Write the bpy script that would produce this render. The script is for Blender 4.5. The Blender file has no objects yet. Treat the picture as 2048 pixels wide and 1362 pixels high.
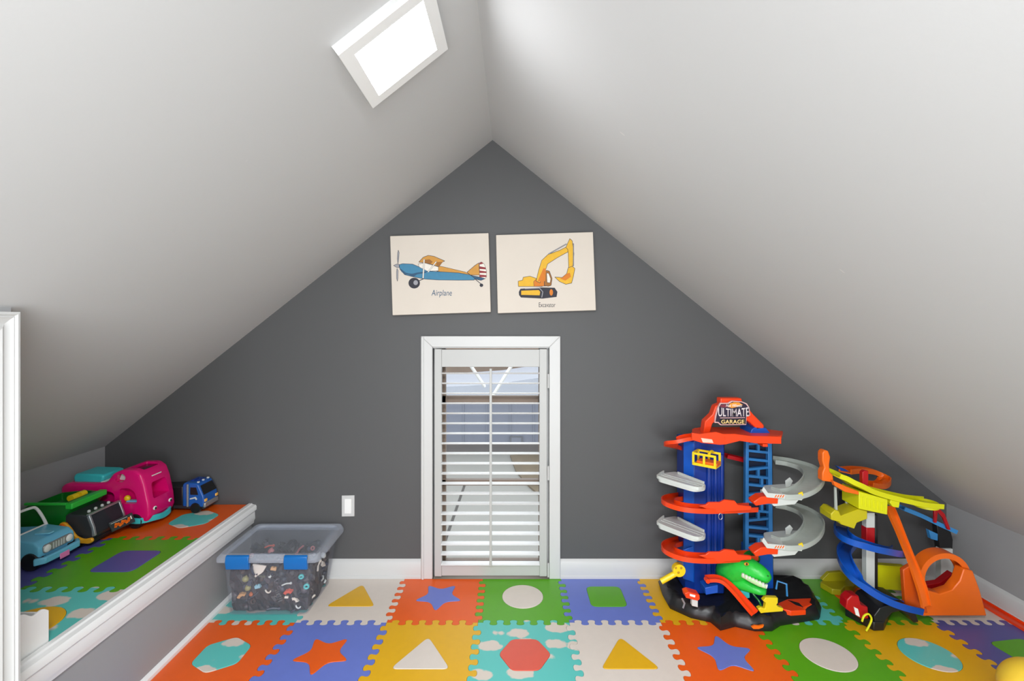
import bpy, bmesh, math, random
from mathutils import Vector, Matrix
from mathutils.geometry import tessellate_polygon

# ---------------------------------------------------------------- camera, world, lights, exposure
F = 960.0            # focal length in pixels of the 2048 wide frame
CX, CY = 1024.0, 642.0   # vanishing point of the room's depth lines
H = 1.33             # eye height above the play mat (mat top is z = 0)
scene = bpy.context.scene
COL = scene.collection

cam = bpy.data.cameras.new('camera')
cam.sensor_fit = 'HORIZONTAL'
cam.sensor_width = 36.0
cam.lens = 36.0 * F / 2048.0
cam.shift_x = 0.0
cam.shift_y = (CY - 681.0) / 2048.0
cam.clip_start = 0.02
cam.clip_end = 200
cam_o = bpy.data.objects.new('camera', cam)
cam_o.location = (0, 0, H)
cam_o.rotation_euler = (math.pi / 2, 0, 0)
COL.objects.link(cam_o)
scene.camera = cam_o

world = bpy.data.worlds.new('overcast_sky')
scene.world = world
world.use_nodes = True
wb = world.node_tree.nodes['Background']
wb.inputs['Color'].default_value = (0.90, 0.95, 1.0, 1)
wb.inputs['Strength'].default_value = 2.2

LED_STRENGTH = 17.0
REAR_POWER = 42.0
UPWARD_POWER = 74.0
TOP_POWER = 38.0
def area_light(name, loc, rot, sx, sy, power, color):
    l = bpy.data.lights.new(name, 'AREA')
    l.shape = 'RECTANGLE'; l.size = sx; l.size_y = sy
    l.energy = power; l.color = color
    o = bpy.data.objects.new(name, l)
    o.location = loc; o.rotation_euler = rot
    COL.objects.link(o)
    return o
# added fill behind the camera, standing in for unseen daylight
area_light('rear_fill', (0.0, -1.75, 1.15), (math.radians(90), 0, 0), 1.9, 1.3, REAR_POWER, (0.93, 0.97, 1.0))

# added upward fill behind the camera to brighten the slopes, no stairwell there
area_light('upward_fill', (0.10, -1.25, 0.10), (math.radians(146), 0, 0), 2.4, 1.2, UPWARD_POWER, (0.93, 0.97, 1.0))
# added downward fill over the camera for floor and ledge, no fixture behind it
area_light('overhead_fill', (-0.05, -0.15, 1.98), (math.radians(12), 0, 0), 0.5, 0.3, TOP_POWER, (0.95, 0.98, 1.0))

vs = scene.view_settings
vs.view_transform = 'Standard'
vs.look = 'None'
vs.exposure = 0.24
vs.gamma = 1.0
vs.use_curve_mapping = False

# ---------------------------------------------------------------- helpers
random.seed(4)
def px(x, y, Y):
    """photo pixel at depth Y -> world point"""
    return Vector(((x - CX) / F * Y, Y, H - (y - CY) / F * Y))
def fl(x, y, z=0.0):
    """photo pixel on the horizontal plane at height z -> world point"""
    Y = F * (H - z) / (y - CY)
    return px(x, y, Y)
def srgb(r, g, b):
    def c(u):
        u /= 255.0
        return u / 12.92 if u <= 0.04045 else ((u + 0.055) / 1.055) ** 2.4
    return (c(r), c(g), c(b), 1.0)

MATS = {}
def mat(name, rgb, rough=0.45, var=0.05, vscale=18.0, bump=0.0, bscale=300.0, spec=0.5, metal=0.0, coat=0.0):
    if name in MATS: return MATS[name]
    m = bpy.data.materials.new(name); m.use_nodes = True
    nt = m.node_tree; b = nt.nodes['Principled BSDF']
    b.inputs['Roughness'].default_value = rough
    b.inputs['Metallic'].default_value = metal
    b.inputs['Specular IOR Level'].default_value = spec
    b.inputs['Coat Weight'].default_value = coat
    c = srgb(*rgb)
    tc = nt.nodes.new('ShaderNodeTexCoord')
    nz = nt.nodes.new('ShaderNodeTexNoise'); nz.inputs['Scale'].default_value = vscale
    nz.inputs['Detail'].default_value = 4.0
    nt.links.new(tc.outputs['Object'], nz.inputs['Vector'])
    mx = nt.nodes.new('ShaderNodeMix'); mx.data_type = 'RGBA'
    mx.inputs[6].default_value = (c[0]*(1-var), c[1]*(1-var), c[2]*(1-var), 1)
    mx.inputs[7].default_value = (min(1, c[0]*(1+var)), min(1, c[1]*(1+var)), min(1, c[2]*(1+var)), 1)
    nt.links.new(nz.outputs['Fac'], mx.inputs[0])
    nt.links.new(mx.outputs[2], b.inputs['Base Color'])
    if bump > 0:
        n2 = nt.nodes.new('ShaderNodeTexNoise'); n2.inputs['Scale'].default_value = bscale
        nt.links.new(tc.outputs['Object'], n2.inputs['Vector'])
        bp = nt.nodes.new('ShaderNodeBump'); bp.inputs['Strength'].default_value = bump
        bp.inputs['Distance'].default_value = 0.002
        nt.links.new(n2.outputs['Fac'], bp.inputs['Height'])
        nt.links.new(bp.outputs['Normal'], b.inputs['Normal'])
    MATS[name] = m
    return m
def clear_mat(name, tint, opac, body, rough=0.1):
    """clear or milky plastic: light passes straight through, the rest is a glossy body"""
    if name in MATS: return MATS[name]
    m = bpy.data.materials.new(name); m.use_nodes = True
    nt = m.node_tree; b = nt.nodes['Principled BSDF']
    b.inputs['Base Color'].default_value = srgb(*body)
    b.inputs['Roughness'].default_value = rough
    t = nt.nodes.new('ShaderNodeBsdfTransparent'); t.inputs['Color'].default_value = srgb(*tint)
    nz = nt.nodes.new('ShaderNodeTexNoise'); nz.inputs['Scale'].default_value = 14.0
    tc = nt.nodes.new('ShaderNodeTexCoord'); nt.links.new(tc.outputs['Object'], nz.inputs['Vector'])
    mr = nt.nodes.new('ShaderNodeMapRange')
    mr.inputs[3].default_value = max(0, opac*0.8); mr.inputs[4].default_value = min(1, opac*1.2)
    nt.links.new(nz.outputs['Fac'], mr.inputs[0])
    mx = nt.nodes.new('ShaderNodeMixShader')
    nt.links.new(mr.outputs[0], mx.inputs[0])
    nt.links.new(t.outputs[0], mx.inputs[1]); nt.links.new(b.outputs[0], mx.inputs[2])
    nt.links.new(mx.outputs[0], nt.nodes['Material Output'].inputs[0])
    MATS[name] = m
    return m
def emit_mat(name, rgb, strength):
    m = bpy.data.materials.new(name); m.use_nodes = True
    b = m.node_tree.nodes['Principled BSDF']
    b.inputs['Base Color'].default_value = srgb(*rgb)
    b.inputs['Emission Color'].default_value = srgb(*rgb)
    b.inputs['Emission Strength'].default_value = strength
    MATS[name] = m
    return m
def paint_mat(name, rgb, rough=0.6, scuff=0.0):
    """wall paint: roller texture, faint pale scuffs with shapes of their own"""
    m = mat(name, rgb, rough, 0.015, 3.0, 0.05, 160.0, spec=0.35)
    if scuff > 0:
        nt = m.node_tree; b = nt.nodes['Principled BSDF']
        src = b.inputs['Base Color'].links[0].from_socket
        tc = nt.nodes.new('ShaderNodeTexCoord')
        mp = nt.nodes.new('ShaderNodeMapping'); mp.inputs['Scale'].default_value = (1.0, 3.5, 1.0)
        mp.inputs['Rotation'].default_value = (0.3, 0.2, 0.6)
        nt.links.new(tc.outputs['Object'], mp.inputs[0])
        v = nt.nodes.new('ShaderNodeTexVoronoi'); v.inputs['Scale'].default_value = 2.1
        nt.links.new(mp.outputs[0], v.inputs['Vector'])
        lt = nt.nodes.new('ShaderNodeMath'); lt.operation = 'LESS_THAN'; lt.inputs[1].default_value = 0.022
        nt.links.new(v.outputs['Distance'], lt.inputs[0])
        ml = nt.nodes.new('ShaderNodeMath'); ml.operation = 'MULTIPLY'; ml.inputs[1].default_value = scuff
        nt.links.new(lt.outputs[0], ml.inputs[0])
        mx = nt.nodes.new('ShaderNodeMix'); mx.data_type = 'RGBA'
        nt.links.new(ml.outputs[0], mx.inputs[0]); nt.links.new(src, mx.inputs[6])
        mx.inputs[7].default_value = srgb(225, 222, 218)
        nt.links.new(mx.outputs[2], b.inputs['Base Color'])
    return m
def cloud_mat(name):
    """teal foam printed with cream clouds"""
    m = bpy.data.materials.new(name); m.use_nodes = True
    nt = m.node_tree; b = nt.nodes['Principled BSDF']
    b.inputs['Roughness'].default_value = 0.34
    tc = nt.nodes.new('ShaderNodeTexCoord')
    mp = nt.nodes.new('ShaderNodeMapping'); mp.inputs['Scale'].default_value = (7.4, 11.5, 0.0); mp.inputs['Location'].default_value = (3.35, 1.6, 0.0)
    nt.links.new(tc.outputs['Object'], mp.inputs[0])
    v = nt.nodes.new('ShaderNodeTexVoronoi'); v.inputs['Scale'].default_value = 1.0
    v.inputs['Randomness'].default_value = 0.55
    nz = nt.nodes.new('ShaderNodeTexNoise'); nz.inputs['Scale'].default_value = 26.0
    nt.links.new(tc.outputs['Object'], nz.inputs['Vector'])
    nt.links.new(mp.outputs[0], v.inputs['Vector'])
    ad = nt.nodes.new('ShaderNodeMath'); ad.operation = 'MULTIPLY_ADD'
    ad.inputs[1].default_value = 0.30
    nt.links.new(nz.outputs['Fac'], ad.inputs[0]); nt.links.new(v.outputs['Distance'], ad.inputs[2])
    rp = nt.nodes.new('ShaderNodeValToRGB')
    rp.color_ramp.elements[0].position = 0.52; rp.color_ramp.elements[0].color = srgb(222, 210, 198)
    rp.color_ramp.elements[1].position = 0.57; rp.color_ramp.elements[1].color = srgb(96, 200, 192)
    nt.links.new(ad.outputs[0], rp.inputs[0]); nt.links.new(rp.outputs[0], b.inputs['Base Color'])
    MATS[name] = m
    return m

class MB:
    """collects geometry in world (or a thing's local) coordinates; build() links it as one mesh object"""
    def __init__(s): s.v = []; s.f = []
    def add(s, vs, fs):
        o = len(s.v); s.v += [tuple(p) for p in vs]; s.f += [tuple(i + o for i in f) for f in fs]; return s
    def box(s, x0, x1, y0, y1, z0, z1):
        return s.add([(x0,y0,z0),(x1,y0,z0),(x1,y1,z0),(x0,y1,z0),(x0,y0,z1),(x1,y0,z1),(x1,y1,z1),(x0,y1,z1)],
                     [(0,3,2,1),(4,5,6,7),(0,1,5,4),(1,2,6,5),(2,3,7,6),(3,0,4,7)])
    def obox(s, c, size, rot):
        c = Vector(c); R = rot if isinstance(rot, Matrix) else Matrix.Rotation(rot, 3, 'Z')
        hs = [k / 2 for k in size]
        P = [c + R @ Vector((sx*hs[0], sy*hs[1], sz*hs[2])) for sz in (-1,1) for sx, sy in ((-1,-1),(1,-1),(1,1),(-1,1))]
        return s.add(P, [(0,3,2,1),(4,5,6,7),(0,1,5,4),(1,2,6,5),(2,3,7,6),(3,0,4,7)])
    def prism(s, pts, axis, a, b):
        n = len(pts)
        def p3(p, d):
            if axis == 'y': return (p[0], d, p[1])
            if axis == 'x': return (d, p[0], p[1])
            return (p[0], p[1], d)
        V = [p3(p, a) for p in pts] + [p3(p, b) for p in pts]
        Fs = [tuple(range(n)), tuple(range(2*n-1, n-1, -1))] + [(i, (i+1) % n, (i+1) % n + n, i + n) for i in range(n)]
        return s.add(V, Fs)
    def loft(s, rings, cap=True):
        n = len(rings[0]); V = [p for r in rings for p in r]; Fs = []
        for k in range(len(rings) - 1):
            for i in range(n):
                Fs.append((k*n+i, k*n+(i+1) % n, (k+1)*n+(i+1) % n, (k+1)*n+i))
        if cap: Fs += [tuple(range(n-1, -1, -1)), tuple(range((len(rings)-1)*n, len(rings)*n))]
        return s.add(V, Fs)
    def sweep(s, path, section, up=(0,0,1), closed=False):
        P = [Vector(p) for p in path]; up = Vector(up); n = len(P); rings = []
        for i, p in enumerate(P):
            if closed: t = P[(i+1) % n] - P[i-1]
            else: t = P[min(i+1, n-1)] - P[max(i-1, 0)]
            t.normalize()
            side = t.cross(up)
            if side.length < 1e-5: side = Vector((1,0,0))
            side.normalize(); u = side.cross(t)
            rings.append([p + side*a + u*b for a, b in section])
        if closed:
            m = len(section); V = [q for r in rings for q in r]
            return s.add(V, [(k*m+i, k*m+(i+1) % m, ((k+1) % n)*m+(i+1) % m, ((k+1) % n)*m+i) for k in range(n) for i in range(m)])
        return s.loft(rings)
    def tube(s, path, r, n=8, closed=False):
        sec = [(r*math.cos(2*math.pi*i/n), r*math.sin(2*math.pi*i/n)) for i in range(n)]
        P = [Vector(p) for p in path]; d = (P[-1]-P[0]) if not closed else Vector((1,0,0))
        up = (0,0,1)
        if d.length > 0 and abs(d.normalized().z) > 0.9: up = (0,1,0)
        return s.sweep(P, sec, up, closed)
    def lathe(s, prof, c, axis='z', n=20):
        c = Vector(c); rings = []
        for r, h in prof:
            ring = []
            for i in range(n):
                a = 2*math.pi*i/n; q = (max(r, 1e-4)*math.cos(a), max(r, 1e-4)*math.sin(a))
                if axis == 'z': ring.append(c + Vector((q[0], q[1], h)))
                elif axis == 'y': ring.append(c + Vector((q[0], h, q[1])))
                else: ring.append(c + Vector((h, q[0], q[1])))
            rings.append(ring)
        return s.loft(rings)
    def ell(s, c, rad, n=14, m=8, rot=None):
        c = Vector(c); R = rot or Matrix.Identity(3); rings = []
        for j in range(m + 1):
            a = -math.pi/2 + math.pi*j/m; cr = max(math.cos(a), 0.02)
            rings.append([c + R @ Vector((rad[0]*cr*math.cos(2*math.pi*i/n), rad[1]*cr*math.sin(2*math.pi*i/n), rad[2]*math.sin(a))) for i in range(n)])
        return s.loft(rings)
    def mesh(s, name, off=(0,0,0)):
        me = bpy.data.meshes.new(name)
        me.from_pydata([(p[0]-off[0], p[1]-off[1], p[2]-off[2]) for p in s.v], [], s.f)
        bm = bmesh.new(); bm.from_mesh(me); bmesh.ops.recalc_face_normals(bm, faces=bm.faces); bm.to_mesh(me); bm.free()
        return me
    def build(s, name, m, parent=None, bevel=0.0, seg=2, local=False, smooth=True, angle=35):
        off = (0,0,0)
        if parent is not None and not local:
            root = parent
            while root.parent is not None: root = root.parent
            off = tuple(root.location)
        me = s.mesh(name, off)
        if smooth:
            me.shade_smooth(); me.set_sharp_from_angle(angle=math.radians(angle))
        me.materials.append(m if not isinstance(m, str) else MATS[m])
        o = bpy.data.objects.new(name, me); COL.objects.link(o)
        if parent is not None: o.parent = parent
        if bevel > 0:
            b = o.modifiers.new('bevel', 'BEVEL'); b.width = bevel; b.segments = seg
            b.limit_method = 'ANGLE'; b.angle_limit = math.radians(30)
        return o
def cut(o, cutters):
    """carve real openings: boolean difference, then kept as plain mesh"""
    tmp = []
    for mb in cutters:
        me = mb.mesh('cutter'); c = bpy.data.objects.new('cutter', me); COL.objects.link(c)
        if o.parent is not None: c.parent = o.parent
        md = o.modifiers.new('cut', 'BOOLEAN'); md.operation = 'DIFFERENCE'; md.solver = 'EXACT'; md.object = c
        tmp.append(c)
    bpy.context.view_layer.update()
    dg = bpy.context.evaluated_depsgraph_get()
    ne = bpy.data.meshes.new_from_object(o.evaluated_get(dg))
    o.modifiers.clear(); old = o.data; nm = old.name; bpy.data.meshes.remove(old) if False else None
    o.data = ne
    ne.shade_smooth(); ne.set_sharp_from_angle(angle=math.radians(35))
    for c in tmp:
        me = c.data; bpy.data.objects.remove(c); bpy.data.meshes.remove(me)
    return o
def thing(name, label, cat, loc=(0,0,0), rotz=0.0, group=None):
    o = bpy.data.objects.new(name, None); o.empty_display_size = 0.05; COL.objects.link(o)
    o.location = loc; o.rotation_euler = (0,0,rotz)
    o['label'] = label; o['category'] = cat
    if group: o['group'] = group
    return o
def tag(o, label, cat, group=None, kind=None):
    o['label'] = label; o['category'] = cat
    if group: o['group'] = group
    if kind: o['kind'] = kind
    return o
def struct(o, label=None):
    o['kind'] = 'structure'
    if label: o['label'] = label
    return o
def set_origin(o, loc):
    d = Vector(loc); o.data.transform(Matrix.Translation(-d)); o.location = d
    return o
def smooth_path(pts, n=6):
    """Catmull-Rom through 3D points"""
    P = [Vector(p) for p in pts]; out = []
    for i in range(len(P) - 1):
        p0, p1, p2, p3 = P[max(i-1,0)], P[i], P[i+1], P[min(i+2, len(P)-1)]
        for k in range(n):
            t = k / n
            out.append(0.5*((2*p1) + (p2-p0)*t + (2*p0-5*p1+4*p2-p3)*t*t + (3*p1-p0-3*p2+p3)*t**3))
    out.append(P[-1]); return out
def track_section(w, t=0.004, rail=0.012, rt=0.005):
    h = w / 2
    return [(-h,0),(h,0),(h,t+rail),(h-rt,t+rail),(h-rt,t),(-h+rt,t),(-h+rt,t+rail),(-h,t+rail)]
def rounded(pts, r, n=4):
    """polygon with rounded corners"""
    out = []; N = len(pts)
    for i in range(N):
        p = Vector(pts[i]); a = Vector(pts[i-1]); b = Vector(pts[(i+1) % N])
        da = (a-p); db = (b-p); rr = min(r, da.length*0.45, db.length*0.45)
        A = p + da.normalized()*rr; B = p + db.normalized()*rr
        for k in range(n + 1):
            t = k / n
            q = A*(1-t)**2 + p*2*t*(1-t) + B*t*t
            out.append((q.x, q.y))
    return out
def pxo(pts, Y):
    """pixel outline at depth Y -> (x, z) outline"""
    return [((x - CX) / F * Y, H - (y - CY) / F * Y) for x, y in pts]
def text_part(txt, name, m, parent, x0, x1, y0, y1, Y, depth=0.0006, shear=0.0, arc=0.0, bold=0.0):
    """lettering fitted to a pixel rectangle on a plane facing the camera"""
    cu = bpy.data.curves.new(name, 'FONT'); cu.body = txt; cu.size = 1.0; cu.shear = shear; cu.offset = bold
    cu.resolution_u = 3
    t = bpy.data.objects.new(name, cu); COL.objects.link(t)
    bpy.context.view_layer.update()
    me = bpy.data.meshes.new_from_object(t.evaluated_get(bpy.context.evaluated_depsgraph_get()))
    bpy.data.objects.remove(t); bpy.data.curves.remove(cu)
    xs = [v.co.x for v in me.vertices]; ys = [v.co.y for v in me.vertices]
    ax, bx, ay, by = min(xs), max(xs), min(ys), max(ys)
    root = parent
    while root.parent is not None: root = root.parent
    for v in me.vertices:
        u = (v.co.x - ax) / (bx - ax); w = (v.co.y - ay) / (by - ay)
        X = x0 + (x1 - x0)*u; yy = y1 + (y0 - y1)*w
        yy += arc * (1 - (2*u-1)**2) * w
        p = px(X, yy, Y); v.co = p - root.location
    bm = bmesh.new(); bm.from_mesh(me)
    r = bmesh.ops.extrude_face_region(bm, geom=list(bm.faces))
    bmesh.ops.translate(bm, vec=(0, depth, 0), verts=[g for g in r['geom'] if isinstance(g, bmesh.types.BMVert)])
    bmesh.ops.recalc_face_normals(bm, faces=bm.faces); bm.to_mesh(me); bm.free()
    me.name = name; me.materials.clear(); me.materials.append(m)
    o = bpy.data.objects.new(name, me); COL.objects.link(o); o.parent = parent
    return o

# ---------------------------------------------------------------- materials
WALL = paint_mat('dark_grey_wall_paint', (84, 84, 85), 0.55)
KNEE = paint_mat('mid_grey_wall_paint', (158, 158, 159), 0.55)
CEIL = paint_mat('pale_grey_ceiling_paint', (198, 198, 198), 0.6, 0.55)
TRIM = mat('white_trim_paint', (200, 200, 199), 0.35, 0.01, 6.0)
TRIMW = mat('white_trim_lit', (240, 240, 239), 0.35, 0.01, 6.0)  # trim white lightened, carrying light the ledge trim's face doesn't catch
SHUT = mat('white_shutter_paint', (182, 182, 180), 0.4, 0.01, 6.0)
LOUV = mat('white_louver_lit', (240, 240, 240), 0.35, 0.01, 6.0)  # shutter white in a lighter copy, sky light on the louvers painted in
FLOOR = mat('subfloor_boards', (150, 140, 128), 0.6, 0.1, 8.0)
FOAM = {
 'orange': mat('foam_orange', (240, 96, 16), 0.34, 0.05, 30, 0.25, 700),
 'blue':   mat('foam_blue', (108, 126, 208), 0.34, 0.05, 30, 0.25, 700),
 'yellow': mat('foam_yellow', (232, 178, 20), 0.34, 0.05, 30, 0.25, 700),
 'green':  mat('foam_green', (92, 172, 22), 0.34, 0.05, 30, 0.25, 700),
 'cream':  mat('foam_cream', (226, 215, 205), 0.34, 0.04, 30, 0.25, 700),
 'coral':  mat('foam_coral', (226, 92, 72), 0.34, 0.05, 30, 0.4, 450),
 'violet': mat('foam_violet', (88, 90, 160), 0.34, 0.05, 30, 0.25, 700),
 'cloud':  cloud_mat('foam_cloud'),
}
P_RED = mat('plastic_red', (240, 66, 16), 0.32, 0.03)
P_DRED = mat('plastic_dark_red', (180, 14, 22), 0.35, 0.03)
P_ORANGE = mat('plastic_orange', (240, 108, 18), 0.35, 0.03)
P_YELLOW = mat('plastic_yellow', (238, 206, 28), 0.35, 0.03)
P_LIME = mat('plastic_lime_yellow', (222, 222, 20), 0.38, 0.03)
P_BLUE = mat('plastic_blue', (16, 84, 184), 0.3, 0.03)
P_NAVY = mat('plastic_navy', (14, 52, 140), 0.28, 0.03)
P_SKY = mat('plastic_sky_blue', (60, 140, 205), 0.35, 0.03)
P_BLACK = mat('plastic_black', (26, 26, 28), 0.38, 0.1, 40)
P_DARK = mat('plastic_charcoal', (52, 54, 58), 0.35, 0.06)
P_GREY = mat('plastic_pale_grey', (206, 210, 206), 0.35, 0.03)
P_WHITE = mat('plastic_white', (238, 238, 236), 0.35, 0.02)
P_GREEN = mat('plastic_green', (40, 190, 60), 0.35, 0.06, 30)
P_DGREEN = mat('plastic_dark_green', (14, 110, 32), 0.3, 0.05)
P_TEAL = mat('plastic_teal', (60, 190, 195), 0.32, 0.03)
P_PINK = mat('plastic_magenta', (222, 12, 112), 0.25, 0.03)
P_LPINK = mat('plastic_light_pink', (238, 130, 190), 0.35, 0.03)
P_LBLUE = mat('plastic_light_blue', (110, 190, 222), 0.25, 0.03)
P_SILVER = mat('plastic_silver', (168, 170, 172), 0.3, 0.03, metal=0.6)
P_OLIVE = mat('plastic_olive_yellow', (168, 160, 22), 0.4, 0.04)
CLEAR = clear_mat('clear_plastic', (252, 252, 253), 0.06, (220, 225, 235), 0.12)
MILKY = clear_mat('milky_clear_plastic', (246, 248, 252), 0.25, (224, 230, 240), 0.22)
FROST = clear_mat('frosted_grey_plastic', (235, 240, 235), 0.62, (206, 212, 206), 0.3)
SMOKE = clear_mat('smoked_clear_plastic', (150, 150, 160), 0.3, (90, 92, 100), 0.1)
GLASS = clear_mat('window_glass', (250, 251, 251), 0.025, (235, 240, 245), 0.25)

# ---------------------------------------------------------------- room shell
YW = 2.492           # back wall plane
YB = 2.479           # face of the baseboard
Y0 = -1.95           # rear end of the attic
ppm = F / YW
APX, APZ = (985 - CX)/ppm, H + (CY - 280)/ppm
LX, LZ = (210 - CX)/ppm, H - (893 - CY)/ppm      # left knee wall / slope line
RX, RZ = (1893 - CX)/ppm, H - (1007 - CY)/ppm    # right knee wall / slope line
SL = (APZ - LZ)/(APX - LX); SR = (APZ - RZ)/(RX - APX)
ZF = -0.012          # floor boards under the foam
ZL = 0.378           # top of the foam on the raised ledge
LEDGE_X = -1.352     # face of the riser under the ledge

struct(MB().box(LX - 0.2, RX + 0.2, Y0 - 0.1, YW + 0.14, ZF - 0.1, ZF).build('floor', FLOOR, smooth=False))
# back wall with the window opening
WX0, WX1, WZ1 = (866 - CX)/ppm, (1098 - CX)/ppm, H - (694 - CY)/ppm
def wall_with_hole():
    mb = MB()
    outer = [(LX - 0.2, ZF), (WX0, ZF), (WX0, WZ1), (WX1, WZ1), (WX1, ZF), (RX + 0.2, ZF), (RX + 0.2, RZ - 0.2*SR), (APX, APZ), (LX - 0.2, LZ - 0.2*SL)]
    return mb.prism(outer, 'y', YW, YW + 0.14)
struct(wall_with_hole().build('wall_back', WALL, smooth=False))
struct(MB().box(WX0, WX1, YW + 0.13, YW + 0.14, ZF - 0.1, ZF + 0.002).build('trim_3', TRIM, smooth=False))
T = 0.12
struct(MB().prism([(APX, APZ), (LX - 0.25, LZ - 0.25*SL), (LX - 0.25, LZ - 0.25*SL + T*1.4), (APX, APZ + T*1.4)], 'y', Y0 - 0.1, YW + 0.14).build('ceiling_left', CEIL, smooth=False))
struct(MB().prism([(APX, APZ), (RX + 0.25, RZ - 0.25*SR), (RX + 0.25, RZ - 0.25*SR + T*1.4), (APX, APZ + T*1.4)], 'y', Y0 - 0.1, YW + 0.14).build('ceiling_right', CEIL, smooth=False))
struct(MB().box(LX - 0.1, LX, Y0, YW, ZF, LZ + 0.02).build('wall_left', KNEE, smooth=False))
struct(MB().box(RX, RX + 0.1, Y0, YW, ZF, RZ + 0.02).build('wall_right', KNEE, smooth=False))
struct(MB().prism([(LX - 0.1, ZF), (RX + 0.1, ZF), (RX + 0.1, RZ), (APX, APZ), (LX - 0.1, LZ)], 'y', Y0 - 0.1, Y0).build('wall_rear', KNEE, smooth=False))
# raised ledge on the left
struct(MB().box(LX, LEDGE_X, 1.16, YW, ZF, ZL - 0.012).build('wall_ledge', KNEE, smooth=False))
# white moulding along the ledge edge
e = [(-1.366, ZL - 0.012), (-1.366, ZL + 0.006), (-1.350, ZL + 0.006), (-1.346, ZL + 0.001), (-1.330, ZL - 0.002), (-1.326, ZL - 0.008),
     (-1.326, ZL - 0.026), (-1.335, ZL - 0.036), (-1.333, ZL - 0.072), (-1.338, ZL - 0.082), (-1.341, ZL - 0.096), (LEDGE_X, ZL - 0.097), (LEDGE_X, ZL - 0.012)]
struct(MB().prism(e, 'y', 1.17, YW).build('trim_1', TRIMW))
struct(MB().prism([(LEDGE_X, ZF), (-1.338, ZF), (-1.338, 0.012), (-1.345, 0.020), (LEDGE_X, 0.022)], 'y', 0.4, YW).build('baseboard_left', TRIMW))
def baseboard(name, x0, x1):
    sec = [(YW, 0.0 + ZF), (YB - 0.004, ZF), (YB - 0.004, 0.012), (YB, 0.016), (YB, 0.078), (YB + 0.004, 0.086), (YW, 0.096)]
    return struct(MB().prism(sec, 'x', x0, x1).build(name, TRIM))
cx0, cx1 = (843 - CX)/ppm, (1120 - CX)/ppm
baseboard('baseboard_back', LEDGE_X, cx0)
baseboard('baseboard_back', cx1, RX)
struct(MB().prism([(RX, ZF), (RX - 0.017, ZF), (RX - 0.017, 0.012), (RX - 0.013, 0.016), (RX - 0.013, 0.078), (RX - 0.009, 0.086), (RX, 0.096)], 'y', Y0, YW).build('baseboard_right', TRIM))

# stub wall closing the alcove near the camera, with the moulded casing of its opening
SWX = -1.247
struct(MB().prism([(SWX, ZF), (SWX, APZ - SL*(APX - SWX)), (-1.42, APZ - SL*(APX + 1.42)), (-1.42, ZF)], 'y', -0.2, 1.195).build('wall_alcove', KNEE, smooth=False))
CZ = H + (CY - 624)/F*1.2
casing_prof = [(0.0, 0.0), (0.0, 0.018), (-0.006, 0.019), (-0.010, 0.014), (-0.013, 0.016), (-0.018, 0.012), (-0.030, 0.009), (-0.040, 0.016), (-0.046, 0.014), (-0.062, 0.010), (-0.075, 0.007), (-0.082, 0.007), (-0.082, 0.0)]
c_root = bpy.data.objects.new('trim_2', None); COL.objects.link(c_root); struct(c_root, 'white moulded casing around the alcove opening')
ringsA = []
for z in (ZF, None):
    ringsA.append([(SWX + t, 1.2 + y, ZF if z is not None else CZ + y) for y, t in casing_prof])
MB().loft(ringsA).build('jamb_casing', TRIM, c_root, local=True)
ringsB = [[(SWX + t, 1.2 + y, CZ + y) for y, t in casing_prof], [(SWX + t, -0.1, CZ + y) for y, t in casing_prof]]
MB().loft(ringsB).build('head_casing', TRIM, c_root, local=True)

# ---------------------------------------------------------------- window, sash and shutter
w_root = bpy.data.objects.new('window_1', None); COL.objects.link(w_root); struct(w_root, 'low window at floor level in the gable wall')
zt = H - (672 - CY)/ppm
def casing_piece(a, b, c, d, name):
    MB().prism([a, b, c, d], 'y', YW - 0.020, YW).build(name, TRIM, w_root, bevel=0.003, local=True)
casing_piece((cx0, ZF + 0.012), (WX0, ZF + 0.012), (WX0, WZ1), (cx0, zt), 'casing_left')
casing_piece((WX1, ZF + 0.012), (cx1, ZF + 0.012), (cx1, zt), (WX1, WZ1), 'casing_right')
casing_piece((cx0, zt), (WX0, WZ1), (WX1, WZ1), (cx1, zt), 'casing_head')
MB().box(cx0 + 0.004, cx0 + 0.016, YW - 0.026, YW - 0.019, ZF + 0.012, zt - 0.004).build('back_band', TRIM, w_root, bevel=0.002, local=True)
SASH = mat('tan_window_sash', (118, 100, 86), 0.5, 0.05)
ys0, ys1 = YW + 0.085, YW + 0.115
kk = (YW + 0.1)/F
def sx(p): return (p - CX)*kk
def sz(p): return H - (p - CY)*kk
MB().box(sx(878), sx(892), ys0, ys1, ZF, WZ1 + 0.02).build('sash_stile', SASH, w_root, local=True)
MB().box(sx(1077), sx(1092), ys0, ys1, ZF, WZ1 + 0.02).build('sash_stile', SASH, w_root, local=True)
for a, b in ((958, 969), (791, 804), (700, 722), (1118, 1140)):
    MB().box(sx(878), sx(1092), ys0, ys1, sz(b), sz(a)).build('sash_rail', SASH, w_root, local=True)
for a, b in ((722, 791), (804, 958), (969, 1118)):
    MB().box(sx(892), sx(1077), ys0 + 0.012, ys0 + 0.015, sz(b), sz(a)).build('pane', GLASS, w_root, local=True)
MB().box(WX0, sx(878), YW + 0.04, YW + 0.13, ZF, WZ1).build('jamb', TRIM, w_root, local=True)
MB().box(sx(1092), WX1, YW + 0.04, YW + 0.13, ZF, WZ1).build('jamb', TRIM, w_root, local=True)

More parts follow.
